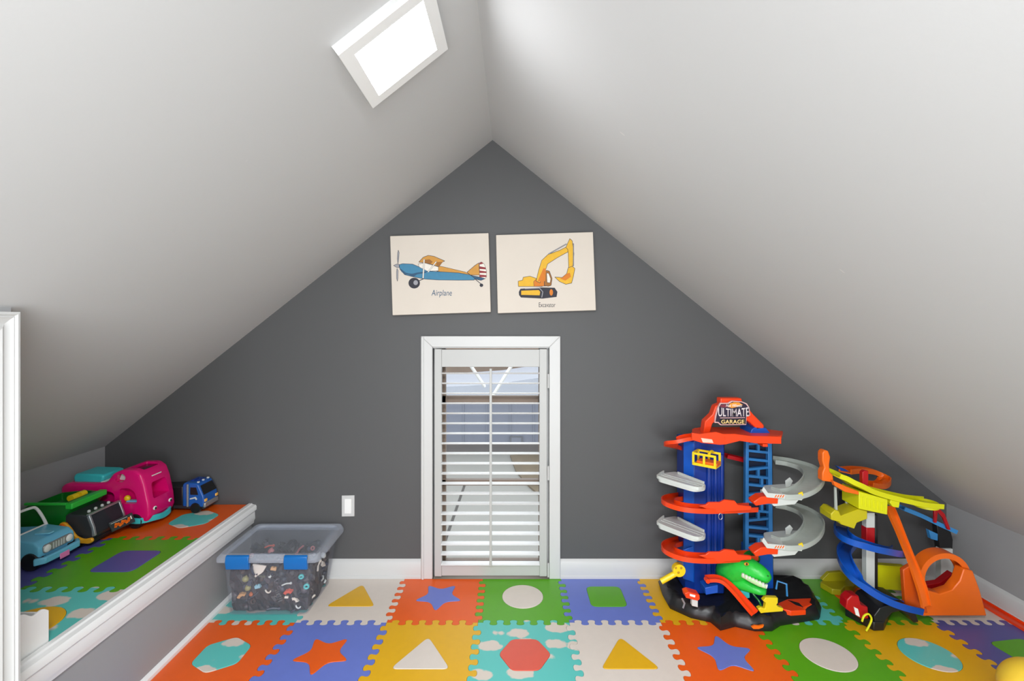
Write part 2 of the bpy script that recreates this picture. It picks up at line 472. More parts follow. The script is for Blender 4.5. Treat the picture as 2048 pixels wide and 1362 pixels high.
MB().box(WX0, WX1, YW + 0.0, YW + 0.13, WZ1 - 0.006, WZ1).build('head_jamb', TRIM, w_root, local=True)
YS = YW - 0.012     # front of the shutter panel
sh = thing('window_shutter', 'white louvred plantation shutter filling the low floor-level window', 'shutter', (0.05, YW, 0.0))
def P2(x0, x1, y0, y1, a, b, name, bev=0.002):
    k = YS/F
    return MB().box((x0-CX)*k, (x1-CX)*k, a, b, H-(y1-CY)*k, H-(y0-CY)*k).build(name, SHUT, sh, bevel=bev)
P2(869, 883, 698, 1153, YS, YS + 0.028, 'stile')
P2(1079, 1094, 698, 1153, YS, YS + 0.028, 'stile')
P2(883, 1079, 699, 734, YS + 0.002, YS + 0.026, 'top_rail')
P2(883, 1079, 1131, 1152, YS + 0.002, YS + 0.026, 'bottom_rail')
lv_mesh = None
for k in range(20):
    yc = 746.5 + 20.0*k
    c = px(981, yc, YS + 0.014)
    if lv_mesh is None:
        n = 12; pts = []
        for i in range(n):
            a = 2*math.pi*i/n
            pts.append((0.031*math.cos(a), 0.0042*math.sin(a)))
        L = (1079 - 883)*(YS + 0.014)/F/2 - 0.001
        mb = MB().prism(pts, 'x', -L, L)
        lv = mb.build('louver', LOUV, sh, local=True)
        lv_mesh = lv.data
    else:
        lv = bpy.data.objects.new('louver', lv_mesh); COL.objects.link(lv); lv.parent = sh
    lv.location = c - Vector(sh.location)
    lv.rotation_euler = (math.radians(-7.0), 0, 0)
k = (YS - 0.022)/F
MB().box((979-CX)*k, (984-CX)*k, YS - 0.030, YS - 0.020, H-(1131-CY)*k, H-(737-CY)*k).build('tilt_rod', SHUT, sh, bevel=0.002)
for yy in (762, 946, 1140):
    MB().tube([px(1096.5, yy - 14, YS - 0.002), px(1096.5, yy + 14, YS - 0.002)], 0.0045, 8).build('hinge', TRIM, sh)

# ---------------------------------------------------------------- outdoors beyond the window
GZ = -3.0
CONC = mat('concrete_paving', (128, 126, 120), 0.8, 0.08, 1.2, 0.2, 8)
struct(MB().box(-14, 14, 3.2, 60, GZ - 0.2, GZ).build('ground', CONC, smooth=False))
def gp(x, y): return fl(x, y, GZ)
a, b = gp(930, 968), gp(884, 1100)
d = (b - a).normalized(); s_ = Vector((-d.y, d.x, 0))*0.03
mb = MB(); mb.add([a - s_, a + s_, b + s_ + d*2, b - s_ + d*2] + [p + Vector((0,0,0.006)) for p in (a - s_, a + s_, b + s_ + d*2, b - s_ + d*2)],
       [(0,1,2,3),(4,5,6,7),(0,1,5,4),(1,2,6,5),(2,3,7,6),(3,0,4,7)])
struct(mb.build('trim_4', mat('joint_dark', (60, 56, 52), 0.9), smooth=False), 'dark joint line across the pale concrete')
grv = [gp(1020, 913), gp(1032, 945), gp(1058, 975), gp(1078, 992), gp(1140, 992), gp(1140, 905)]
tag(MB().prism([(p.x, p.y) for p in grv], 'z', GZ, GZ + 0.05).build('gravel_bed', mat('brown_gravel', (96, 83, 63), 0.9, 0.35, 3.0, 0.6, 6), smooth=False),
    'brown gravel bed beside the pale concrete outside the window', 'gravel bed', kind='stuff')
shed = thing('metal_shed', 'blue-grey metal shed with pale curved roof seen through the shutter', 'shed', (0, 16.5, GZ))
SHEDM = mat('blue_grey_sheet', (108, 112, 126), 0.5, 0.12, 0.8)
sx0, sx1 = -3.6, 3.4
MB().box(sx0, sx1, 16.0, 20.0, GZ, GZ + 1.85).build('wall_sheet', SHEDM, shed)
MB().prism([(sx0 - 0.15, GZ + 1.8), (sx1 + 0.15, GZ + 1.8), (sx1 + 0.1, GZ + 2.5), (1.0, GZ + 2.46), (0.4, GZ + 2.38), (-0.4, GZ + 2.26), (-1.5, GZ + 2.18), (sx0, GZ + 2.1)], 'y', 15.9, 20.2).build('roof', mat('pale_sheet', (160, 164, 174), 0.4, 0.05, 1.0), shed)
for i in range(9):
    xx = sx0 + 0.4 + i*0.78
    MB().box(xx, xx + 0.04, 15.97, 16.0, GZ, GZ + 2.0).build('seam', SHEDM, shed)
q = px(1020, 872, 15.96); q2 = px(1045, 887, 15.96)
MB().box(q.x, q2.x, 15.93, 15.96, q2.z, q.z).build('notice_frame', mat('grey_frame', (90, 92, 98), 0.5), shed)
MB().box(q.x + 0.05, q2.x - 0.05, 15.925, 15.93, q2.z + 0.05, q.z - 0.05).build('notice', SHEDM, shed)
MB().box(sx0, sx1, 15.9, 16.0, GZ, GZ + 0.28).build('plinth', mat('dark_plinth', (84, 78, 76), 0.7, 0.2, 2), shed)
house = thing('brick_house', 'tan brick house wall rising behind the metal shed outside', 'house', (0, 26, GZ))
MB().box(-7, 7, 26, 30, GZ, GZ + 7).build('wall', mat('tan_brick', (124, 106, 92), 0.85, 0.3, 1.5), house)
for xx in (-3.0, 0.3, 2.6):
    MB().box(xx, xx + 0.9, 25.9, 26.0, GZ + 0.6, GZ + 1.5).build('window', P_DARK, house)
for nm, a, b in (('a', (944, 735), (966, 768)), ('b', (1022, 733), (990, 785))):
    p0, p1 = px(a[0], a[1], 14.0), px(b[0], b[1], 14.6)
    p1 = p0 + (p1 - p0)*1.15
    o = MB().tube([p0 + (p0 - p1)*0.3, p1], 0.05, 6).build('white_streak', P_WHITE)  # pale diagonal lines outside, modelled as thin tubes
    tag(o, 'slim white pole leaning ' + ('left' if nm == 'a' else 'right') + ' of centre, seen through the top louvers', 'streak', 'white streaks outside the window')

# ---------------------------------------------------------------- ceiling LED panel
def on_left_slope(x, y):
    dx, dz = (x - CX)/F, -(y - CY)/F
    Yd = (APZ - H - SL*APX)/(dz - SL*dx)
    return px(x, y, Yd)
nl = Vector((SL, 0, -1)).normalized()        # out of the left slope into the room
ul = Vector((1, 0, SL)).normalized()         # up the slope
A = on_left_slope(746, 217); B = on_left_slope(897, 102); TH = 0.028
# the measured corners lie on the panel's lower face, TH off the ceiling
def scale_to(pt, t):
    d = pt - Vector((0,0,H)); s = 1 - t*1.0/abs(nl.dot(d))*1.0
    return Vector((0,0,H)) + d*s
A2 = scale_to(A, TH); B2 = scale_to(B, TH)
side = (B2 - A2).dot(ul); 
base = A2 - nl*TH
led = thing('ceiling_light', 'square white LED panel light surface-mounted on the left sloping ceiling', 'ceiling light', tuple(base))
def slab(u0, u1, v0, v1, t0, t1):
    P = []
    for t in (t0, t1):
        for u, v in ((u0,v0),(u1,v0),(u1,v1),(u0,v1)):
            P.append(base + ul*u + Vector((0,-1,0))*v + nl*t)
    return MB().add(P, [(0,1,2,3),(4,7,6,5),(0,4,5,1),(1,5,6,2),(2,6,7,3),(3,7,4,0)])
W = side; FR = 0.036
slab(0, W, 0, W, 0, TH*0.5).build('housing', TRIM, led)
for nm, (u0, u1, v0, v1) in {'frame': (0, W, 0, FR), 'frame.001': (0, W, W - FR, W), 'frame.002': (0, FR, FR, W - FR), 'frame.003': (W - FR, W, FR, W - FR)}.items():
    slab(u0, u1, v0, v1, TH*0.5, TH).build('frame', TRIMW, led)
slab(FR, W - FR, FR, W - FR, TH*0.5, TH*0.86).build('diffuser', emit_mat('led_diffuser', (250, 252, 255), LED_STRENGTH), led)

# ---------------------------------------------------------------- foam play mat
TS = 0.403
def tooth_edge(n=6, steps=18, A=0.0180):
    """points (u in 0..1, offset) of one interlocking edge"""
    out = []
    for i in range(n):
        for k in range(steps):
            s = k / steps
            y = A*math.sin(2*math.pi*s)
            xx = s - 0.135*math.sin(4*math.pi*s)
            out.append((0.06 + 0.88*(i + xx)/n, y))
    out.insert(0, (0.0, 0.0))
    out.append((0.94, 0.0))
    return out
EDGE = tooth_edge()
def tile_outline(x0, x1, y0, y1, teeth):
    """closed outline; teeth = flags for (front, right, back, left)"""
    P = []
    w, h = x1 - x0, y1 - y0
    def edge(a, b, nrm, on, rev):
        if not on: P.append(a); return
        seq = EDGE if not rev else [(1 - u, o) for u, o in reversed(EDGE[1:] + [(1.0, 0.0)])]
        for u, o in seq:
            P.append((a[0] + (b[0]-a[0])*u + nrm[0]*o, a[1] + (b[1]-a[1])*u + nrm[1]*o))
    # offsets are always measured along +y for horizontal seams and +x for vertical ones, so neighbours match
    edge((x0,y0),(x1,y0),(0,1), teeth[0], False)
    edge((x1,y0),(x1,y1),(1,0), teeth[1], False)
    e2 = [(1-u, o) for u, o in ([(0.0, 0.0)] + EDGE[1:])]
    if teeth[2]:
        for u, o in reversed(EDGE[1:] + [(1.0, 0.0)]): P.append((x0 + w*u, y1 + o))
    else: P.append((x1, y1))
    if teeth[3]:
        for u, o in reversed(EDGE[1:] + [(1.0, 0.0)]): P.append((x0 + o, y0 + h*u))
    else: P.append((x0, y1))
    # small gap between neighbours
    out = []; N = len(P); g = 0.0007
    for i in range(N):
        a = Vector(P[i-1]); c = Vector(P[(i+1) % N]); t = (c - a)
        if t.length < 1e-9: out.append(P[i]); continue
        t.normalize(); out.append((P[i][0] - t.y*g, P[i][1] + t.x*g))
    return out
def shape(kind, rot, sz=1.0):
    P = []
    if kind == 'circle':
        P = [(0.099*math.cos(2*math.pi*i/40), 0.099*math.sin(2*math.pi*i/40)) for i in range(40)]
    elif kind == 'hexagon':
        P = rounded([(0.105*math.cos(math.pi*i/3), 0.105*math.sin(math.pi*i/3)) for i in range(6)], 0.02)
    elif kind == 'triangle':
        P = rounded([(-0.115, -0.082), (0.115, -0.082), (0.0, 0.105)], 0.028)
    elif kind == 'square':
        P = rounded([(-0.085, -0.085), (0.085, -0.085), (0.085, 0.085), (-0.085, 0.085)], 0.03)
    elif kind == 'star':
        raw = []
        for i in range(10):
            r = 0.122 if i % 2 == 0 else 0.058
            a = math.pi/2 + math.pi*i/5; raw.append((r*math.cos(a), r*math.sin(a)))
        P = rounded(raw, 0.026)
    c, s = math.cos(rot), math.sin(rot)
    return [((c*x - s*y)*sz, (s*x + c*y)*sz) for x, y in P]
def foam_tile(x0, x1, y0, y1, ztop, col, inset, teeth, label, group, center=None):
    cxm, cym = center or ((x0 + x1)/2, (y0 + y1)/2)
    t = thing('foam_tile', label, 'foam tile', (cxm, cym, ztop - 0.012), 0, group)
    ol = tile_outline(x0, x1, y0, y1, teeth)
    ol = [(min(max(p[0], x0 - 0.03), x1 + 0.03), p[1]) for p in ol]
    polys = [[Vector((p[0], p[1], 0)) for p in ol]]
    hole = None
    if inset:
        kind, icol, rot = inset
        hole = [(cxm + p[0], cym + p[1]) for p in shape(kind, rot, 1.006)]
        polys.append([Vector((p[0], p[1], 0)) for p in hole])
    tris = tessellate_polygon(polys)
    flat = [p for pl in polys for p in pl]; n = len(flat)
    V = [(p.x, p.y, ztop - 0.012) for p in flat] + [(p.x, p.y, ztop) for p in flat]
    Fs = [tuple(i for i in tr) for tr in tris] + [tuple(i + n for i in reversed(tr)) for tr in tris]
    o = 0
    for pl in polys:
        m = len(pl)
        Fs += [(o+i, o+(i+1) % m, o+(i+1) % m + n, o+i+n) for i in range(m)]
        o += m
    MB().add(V, Fs).build('tile_body', FOAM[col], t, smooth=False)
    if inset:
        pts = [(cxm + p[0], cym + p[1]) for p in shape(kind, rot, 0.994)]
        mb = MB().loft([[(p[0], p[1], ztop - 0.012) for p in pts], [(p[0], p[1], ztop + 0.0004) for p in pts],
                   [(cxm + (p[0]-cxm)*0.985, cym + (p[1]-cym)*0.985, ztop + 0.0014) for p in pts]])
        mb.build('inset_' + kind, FOAM[icol], t, smooth=False)
    return t
G_F = 'interlocking foam tiles on the floor'
R = math.radians
X0 = -0.150 - 3*TS
rowY = [(2.117, YB - 0.004), (2.117 - TS, 2.117), (2.117 - 2*TS, 2.117 - TS)]
rows = [
 [('cloud', ('circle', 'orange', 0), 'teal cloud-print foam tile under the clear storage bin'),
  ('cream', ('triangle', 'yellow', 0), 'cream foam tile with yellow triangle, right of the clear storage bin'),
  ('orange', ('star', 'blue', R(180)), 'orange foam tile with blue star, against the wall left of the shutter'),
  ('green', ('circle', 'cream', 0), 'green foam tile with cream circle, directly below the shutter'),
  ('blue', ('square', 'green', 0), 'blue foam tile with green square, right of the shutter by the baseboard'),
  ('yellow', ('circle', 'orange', 0), 'yellow foam tile partly under the left side of the toy garage'),
  ('cloud', ('circle', 'yellow', 0), 'teal cloud-print foam tile mostly hidden under the toy garage'),
  ('green', ('circle', 'orange', 0), 'green foam tile between the toy garage and the yellow track toy'),
  ('cream', ('square', 'blue', 0), 'cream foam tile under the orange loop in the right corner')],
 [('orange', ('hexagon', 'cloud', R(30)), 'orange foam tile with teal cloud-print hexagon beside the left riser'),
  ('blue', ('star', 'orange', R(180)), 'blue foam tile with orange star in the front row'),
  ('yellow', ('triangle', 'cream', 0), 'yellow foam tile with cream triangle in the front row'),
  ('cloud', ('hexagon', 'coral', 0), 'teal cloud-print foam tile with coral hexagon in the front row'),
  ('cream', ('triangle', 'yellow', 0), 'cream foam tile with yellow triangle in the front row'),
  ('orange', ('star', 'blue', R(-2)), 'orange foam tile with blue star in front of the toy garage'),
  ('green', ('circle', 'cream', 0), 'green foam tile with cream circle, front row, right of the garage base'),
  ('yellow', ('circle', 'cloud', 0), 'yellow foam tile with teal cloud-print circle near the right corner'),
  ('violet', ('square', 'green', R(8)), 'violet foam tile with green square beside the right baseboard')],
]
r3 = ['blue', 'yellow', 'green', 'orange', 'cloud', 'green', 'blue', 'orange', 'cream']
s3 = ['circle', 'square', 'hexagon', 'star', 'circle', 'triangle', 'square', 'hexagon', 'star']
i3 = ['cream', 'blue', 'orange', 'yellow', 'green', 'cream', 'yellow', 'cloud', 'green']
rows.append([(r3[i], (s3[i], i3[i], 0), '%s foam tile with %s %s at the bottom edge of the picture' % (r3[i].replace('cloud', 'teal cloud-print'), i3[i].replace('cloud', 'teal cloud-print'), s3[i])) for i in range(9)])
for r, row in enumerate(rows):
    for c, (col, inset, label) in enumerate(row):
        x0, x1 = X0 + c*TS, X0 + (c+1)*TS
        y0, y1 = rowY[r]
        xa = max(x0, -1.337) ; xb = min(x1, RX - 0.018)
        ctr = ((x0+x1)/2, y0 + TS/2)
        foam_tile(xa, xb, y0, y1, 0.0, col, inset, (True, c < 8, r > 0, c > 0), label, G_F, ctr)
G_L = 'foam tiles on the raised ledge'
lx = [(-1.750, -1.367), (LX + 0.002, -1.750)]
lr = [[('orange', ('hexagon', 'cloud', R(30)), 'orange foam tile with teal hexagon on the ledge below the blue truck'),
       ('orange', None, 'orange foam tile on the ledge under the magenta camper')],
      [('green', ('square', 'violet', 0), 'green foam tile with blue square in the middle of the ledge'),
       ('violet', None, 'blue foam tile on the ledge under the light-blue jeep')],
      [('cloud', ('circle', 'yellow', 0), 'teal cloud-print foam tile with yellow circle at the near end of the ledge'),
       ('green', None, 'green foam tile on the ledge hidden behind the door casing')]]
lY = [(2.106, YW - 0.002), (2.106 - TS, 2.106), (2.106 - 2*TS, 2.106 - TS)]
for r in range(3):
    for c in range(2):
        col, inset, label = lr[r][c]
        y0 = max(lY[r][0], 1.2)
        foam_tile(lx[c][0], lx[c][1], y0, lY[r][1], ZL, col, inset, (r < 2, c == 1, r > 0, c == 0), label, G_L, ((lx[c][0]+lx[c][1])/2 + (0.030 if c == 0 else 0), lY[r][0] + TS/2))

# ---------------------------------------------------------------- wall art
YC = YW - 0.036
def ca(cx, cy): return (760 + cx/4.452, 440 + cy/4.452)
ART = {}
def art_m(n, rgb): return mat('print_' + n, rgb, 0.7, 0.10, 60)
A_BLUE = art_m('blue', (62, 126, 160)); A_DBLUE = art_m('dark_blue', (44, 82, 112)); A_ORG = art_m('ochre', (198, 142, 62)); A_BRN = art_m('brown', (150, 98, 40))
A_DK = art_m('ink', (44, 44, 54)); A_GR = art_m('grey', (150, 150, 156)); A_RED = art_m('brick_red', (140, 48, 52)); A_WH = art_m('white', (226, 220, 210))
A_YEL = art_m('yellow', (222, 172, 44)); A_DOR = art_m('orange', (206, 118, 30))
CANVAS = mat('canvas_cream', (214, 204, 192), 0.8, 0.03, 9, 0.3, 900)
LAY = [0]
def ellp(cx, cy, rx, ry, n=22): return [(cx + rx*math.cos(2*math.pi*i/n), cy + ry*math.sin(2*math.pi*i/n)) for i in range(n)]
def stroke(a, b, w):
    d = (Vector(b) - Vector(a)); d.normalize(); n = Vector((-d.y, d.x))*w/2
    return [tuple(Vector(a)+n), tuple(Vector(b)+n), tuple(Vector(b)-n), tuple(Vector(a)-n)]
def art(parent, name, polys, m, ink=0):
    """one printed feature of a picture, a hair above the canvas; ink = outline width in crop units"""
    LAY[0] += 1; d = YC - 0.0001 - LAY[0]*0.00006
    mb = MB()
    for p in polys: mb.prism(pxo([ca(*q) for q in p], YC), 'y', d, d + 0.00005)
    o = mb.build(name, m, parent, smooth=False)
    if ink:
        mi = MB()
        for p in polys:
            for i in range(len(p)): mi.prism(pxo([ca(*q) for q in stroke(p[i-1], p[i], ink)], YC), 'y', d - 0.00004, d - 0.00001)
        mi.build('ink_line', A_DK, o, smooth=False)
    return o
def canvas(name, label, corners):
    c = Vector((sum(p[0] for p in corners)/4, sum(p[1] for p in corners)/4))
    w = px(c.x, c.y, YC)
    t = thing(name, label, 'picture', (w.x, YW, w.z))
    MB().prism(pxo(corners, YC), 'y', YC, YW - 0.001).build('canvas', CANVAS, t, bevel=0.002)
    LAY[0] = 0
    return t
t = canvas('airplane_picture', 'cream canvas picture of a blue and orange propeller airplane', [(780,472),(977,466),(981.5,624),(785,630.5)])
art(t, 'rear_deck', [[(505,405),(560,416),(760,463),(805,488),(700,474),(560,464),(505,455)]], A_ORG, 3)
art(t, 'fuselage', [[(170,398),(200,389),(290,393),(350,418),(420,455),(560,462),(700,471),(800,488),(850,520),(838,535),(700,536),(520,534),(400,526),(300,507),(220,487),(178,440)]], A_BLUE, 4)
art(t, 'belly_shade', [[(245,488),(330,468),(420,455),(410,470),(330,485),(300,505)],[(180,430),(230,470),(290,480),(225,487),(190,460)]], A_DBLUE)
art(t, 'cabin', [[(340,392),(400,382),(520,418),(520,452),(420,455),(350,420)]], A_WH, 3)
art(t, 'wing', [[(345,375),(385,332),(430,315),(480,323),(577,365),(556,374),(525,415),(450,392),(395,382)]], A_ORG, 4)
art(t, 'wing_underside', [[(395,355),(440,350),(470,372),(450,392),(400,380)],[(505,375),(560,372),(527,412),(500,402)]], A_BRN)
art(t, 'strut', [stroke((393,350),(384,520),12)], A_WH, 2)
art(t, 'strut', [stroke((502,370),(427,465),10)], A_WH, 2)
art(t, 'tail_fin', [[(775,465),(845,405),(880,382),(888,490),(805,490)]], A_ORG, 4)
art(t, 'rudder', [[(886,380),(905,374),(930,395),(947,450),(948,505),(938,522),(886,512)]], A_WH, 3)
art(t, 'rudder_stripe', [[(884,384),(905,374),(922,388),(884,398)],[(886,412),(938,422),(942,440),(886,436)],[(887,450),(947,458),(948,472),(887,472)],[(887,486),(949,492),(947,508),(887,510)]], A_RED)
art(t, 'tail_plane', [[(810,492),(886,508),(938,522),(900,538),(850,528)]], A_DBLUE, 3)
art(t, 'propeller_blade', [[(163,268),(171,290),(167,350),(160,392),(154,350),(157,295)]], A_GR, 3)
art(t, 'propeller_blade', [[(152,432),(162,450),(160,520),(155,546),(148,520),(147,460)]], A_GR, 3)
art(t, 'spinner', [[(120,405),(150,392),(170,394),(172,424),(150,424)]], A_GR, 3)
art(t, 'wheel', [ellp(305,562,51,48)], A_DK)
art(t, 'wheel_hub', [ellp(318,558,20,22)], A_GR)
art(t, 'tail_wheel', [ellp(903,581,16,15)], A_DK)
art(t, 'tail_wheel_strut', [stroke((842,522),(902,572),6)], A_DK)
art(t, 'wheel_strut', [stroke((350,540),(392,522),7)], A_DK)
text_part('Airplane', 'caption', A_DBLUE, t, ca(458,0)[0], ca(640,0)[0], ca(0,622)[1], ca(0,690)[1], YC - 0.0004, 0.0003, 0.15)
t = canvas('excavator_picture', 'cream canvas picture of a yellow excavator with raised boom', [(992,470),(1186,464),(1192,620.5),(995.5,626.5)])
art(t, 'track_frame', [[(1236,640),(1250,612),(1440,600),(1555,603),(1580,640),(1572,685),(1450,700),(1255,690),(1238,668)]], A_DK)
art(t, 'track_pad', [[(1256,628),(1415,622),(1428,640),(1422,672),(1256,668)]], A_YEL, 3)
art(t, 'track_rim', [stroke((1290,612),(1420,606),7), stroke((1420,606),(1450,640),7), stroke((1450,640),(1440,690),7)], A_GR)
art(t, 'roller', [ellp(1525,645,17,30)], A_DOR, 3)
art(t, 'engine_housing', [[(1230,545),(1270,535),(1275,510),(1335,500),(1392,520),(1400,548),(1450,560),(1445,592),(1232,592)]], A_YEL, 4)
art(t, 'turntable', [[(1368,548),(1400,520),(1480,530),(1488,588),(1372,592)]], A_DOR, 3)
art(t, 'cab', [[(1465,470),(1482,448),(1508,455),(1532,520),(1524,582),(1500,590),(1462,585)]], A_BRN, 4)
art(t, 'cab_window', [[(1484,472),(1502,476),(1520,524),(1514,560),(1488,556)]], A_WH, 3)
art(t, 'boom', [[(1390,545),(1412,450),(1440,360),(1495,308),(1600,270),(1682,228),(1672,285),(1580,335),(1492,392),(1476,440),(1442,500),(1425,560)]], A_YEL, 4)
art(t, 'boom_shade', [[(1455,430),(1478,432),(1470,545),(1402,548)]], A_DOR)
art(t, 'arm', [[(1655,245),(1672,205),(1690,166),(1712,186),(1727,300),(1716,415),(1680,430),(1676,300),(1672,262)]], A_YEL, 4)
art(t, 'piston', [stroke((1500,304),(1660,214),8)], A_GR, 2)
art(t, 'piston', [stroke((1722,210),(1722,410),7)], A_GR, 2)
art(t, 'bucket', [[(1676,425),(1712,412),(1735,432),(1722,500),(1706,562),(1655,573),(1598,548),(1556,508),(1622,512),(1662,478)]], A_YEL, 4)
art(t, 'bucket_shade', [[(1662,478),(1690,470),(1700,505),(1650,540),(1598,520),(1625,512)]], A_DOR)
text_part('Excavator', 'caption', A_DK, t, ca(1414,0)[0], ca(1562,0)[0], ca(0,735)[1], ca(0,776)[1], YC - 0.0004, 0.0003)

# ---------------------------------------------------------------- light switch
c = px(696.5, 1011, YW)
t = thing('light_switch', 'white rocker light switch plate on the dark grey back wall', 'switch', (c.x, YW, c.z))
MB().prism(pxo([(684,990.5),(709.5,990),(709.5,1032),(684,1032.5)], YW), 'y', YW - 0.006, YW).build('plate', TRIM, t, bevel=0.002)
MB().prism(pxo([(690,997),(703.5,997),(703.5,1026),(690,1026)], YW), 'y', YW - 0.0085, YW - 0.005).build('rocker', P_WHITE, t, bevel=0.0015)

# ---------------------------------------------------------------- clear storage bin
bx0, bx1, by0, by1 = -1.287, -0.928, 2.172, 2.452
tx0, tx1, ty0, ty1 = -1.303, -0.888, 2.150, 2.462
ZT = 0.262
sb = thing('storage_bin', 'clear plastic storage bin with blue latches, full of small toys', 'storage bin', ((bx0+bx1)/2, (by0+by1)/2, 0.0))
def rr(x0, x1, y0, y1, z, r=0.025):
    return [(p[0], p[1], z) for p in rounded([(x0,y0),(x1,y0),(x1,y1),(x0,y1)], r, 4)]
w = 0.003
mb = MB().loft([rr(bx0+w,bx1-w,by0+w,by1-w,0.008), rr(bx0,bx1,by0,by1,0.0015), rr(tx0,tx1,ty0,ty1,ZT), rr(tx0+w,tx1-w,ty0+w,ty1-w,ZT), rr(bx0+w,bx1-w,by0+w,by1-w,0.006)], cap=False)
n_ = 20; nv = len(mb.v); mb.f.append(tuple(range(n_, 2*n_))); mb.f.append(tuple(range(nv - n_, nv)))
mb.build('tub', CLEAR, sb)
lz0, lz1 = 0.258, 0.289
ld = MB().loft([rr(-1.322,-0.858,2.126,2.470,lz0,0.03), rr(-1.322,-0.858,2.126,2.470,lz0+0.014,0.03), rr(-1.308,-0.868,2.140,2.466,lz1,0.03), rr(-1.292,-0.886,2.154,2.455,lz1,0.03), rr(-1.280,-0.905,2.166,2.448,lz1-0.010,0.03),
            rr(-1.280,-0.905,2.166,2.448,lz1-0.013,0.03), rr(-1.292,-0.886,2.154,2.455,lz1-0.004,0.03), rr(-1.304,-0.874,2.146,2.462,lz0,0.03)], cap=False)
nv = len(ld.v); ld.f.append(tuple(range(4*n_, 5*n_)))
ring_a = list(range(0, n_)); ring_b = list(range(7*n_, 8*n_))
ld.f += [(ring_a[i], ring_a[(i+1) % n_], ring_b[(i+1) % n_], ring_b[i]) for i in range(n_)]
lid = ld.build('lid', MILKY, sb)
for a, b in ((450, 497), (567, 614)):
    k = 2.124/F; xa, xb = (a-CX)*k, (b-CX)*k
    sec = [(2.135, 0.291), (2.124, 0.285), (2.120, 0.262), (2.126, 0.228), (2.140, 0.224), (2.140, 0.262), (2.128, 0.272)]
    MB().prism(sec, 'x', xa, xb).build('latch', mat('latch_blue', (18, 104, 176), 0.3, 0.03), sb, bevel=0.003)
# contents
DTOY = [mat('toy_dark_%d' % i, c, 0.4, 0.1) for i, c in enumerate([(40,34,38),(58,48,56),(36,40,54),(70,56,52),(48,52,60),(84,78,84),(30,28,34),(66,70,86)])]
heap = MB(); nx, ny = 22, 16; grid = []
for j in range(ny):
    for i in range(nx):
        u, v = i/(nx-1), j/(ny-1)
        z = 0.19 + 0.025*math.sin(u*9 + v*3) * math.cos(v*7) + random.uniform(-0.02, 0.02)
        f = z/ZT
        xa = (bx0 + (tx0-bx0)*f) + 0.014; xb = (bx1 + (tx1-bx1)*f) - 0.028; ya = (by0 + (ty0-by0)*f) + 0.026; yb = by1 - 0.014
        grid.append((xa + (xb-xa)*u, ya + (yb-ya)*v, z))
V = list(grid); Fs = [(j*nx+i, j*nx+i+1, (j+1)*nx+i+1, (j+1)*nx+i) for j in range(ny-1) for i in range(nx-1)]
border = [i for i in range(nx)] + [j*nx+nx-1 for j in range(1, ny)] + [(ny-1)*nx+i for i in range(nx-2, -1, -1)] + [j*nx for j in range(ny-2, 0, -1)]
prev = border; lay = 7
for k in range(1, lay+1):
    cur = []
    for bi in border:
        x, y, z = grid[bi]; zz = z*(1-k/lay) + 0.010*(k/lay)
        s_ = 1 - 0.05*k/lay
        jx, jy = random.uniform(-0.008, 0.004), random.uniform(-0.004, 0.010)
        cur.append(len(V)); V.append((-1.107 + (x+1.107)*s_ + jx*0.5, 2.31 + (y-2.31)*s_ + jy, zz))
    Fs += [(prev[i], prev[(i+1) % len(prev)], cur[(i+1) % len(cur)], cur[i]) for i in range(len(prev))]
    prev = cur
Fs.append(tuple(prev))
hm = heap.add(V, Fs).build('toy_heap', mat('dark_toy_jumble', (42, 36, 42), 0.5, 0.6, 45), None, smooth=False)
tag(hm, 'dark jumble of tiny toy pieces filling the clear storage bin', 'toy pieces', kind='stuff')
def front_pt(u, z, off=0.018):
    f = z/ZT
    xa = bx0 + (tx0-bx0)*f; xb = bx1 + (tx1-bx1)*f; ya = by0 + (ty0-by0)*f
    return Vector((xa + (xb-xa)*u, ya + off, z))
def side_pt(v, z, off=0.018):
    f = z/ZT
    return Vector((bx1 + (tx1-bx1)*f - off, by0 + 0.03 + (by1-by0-0.06)*v, z))
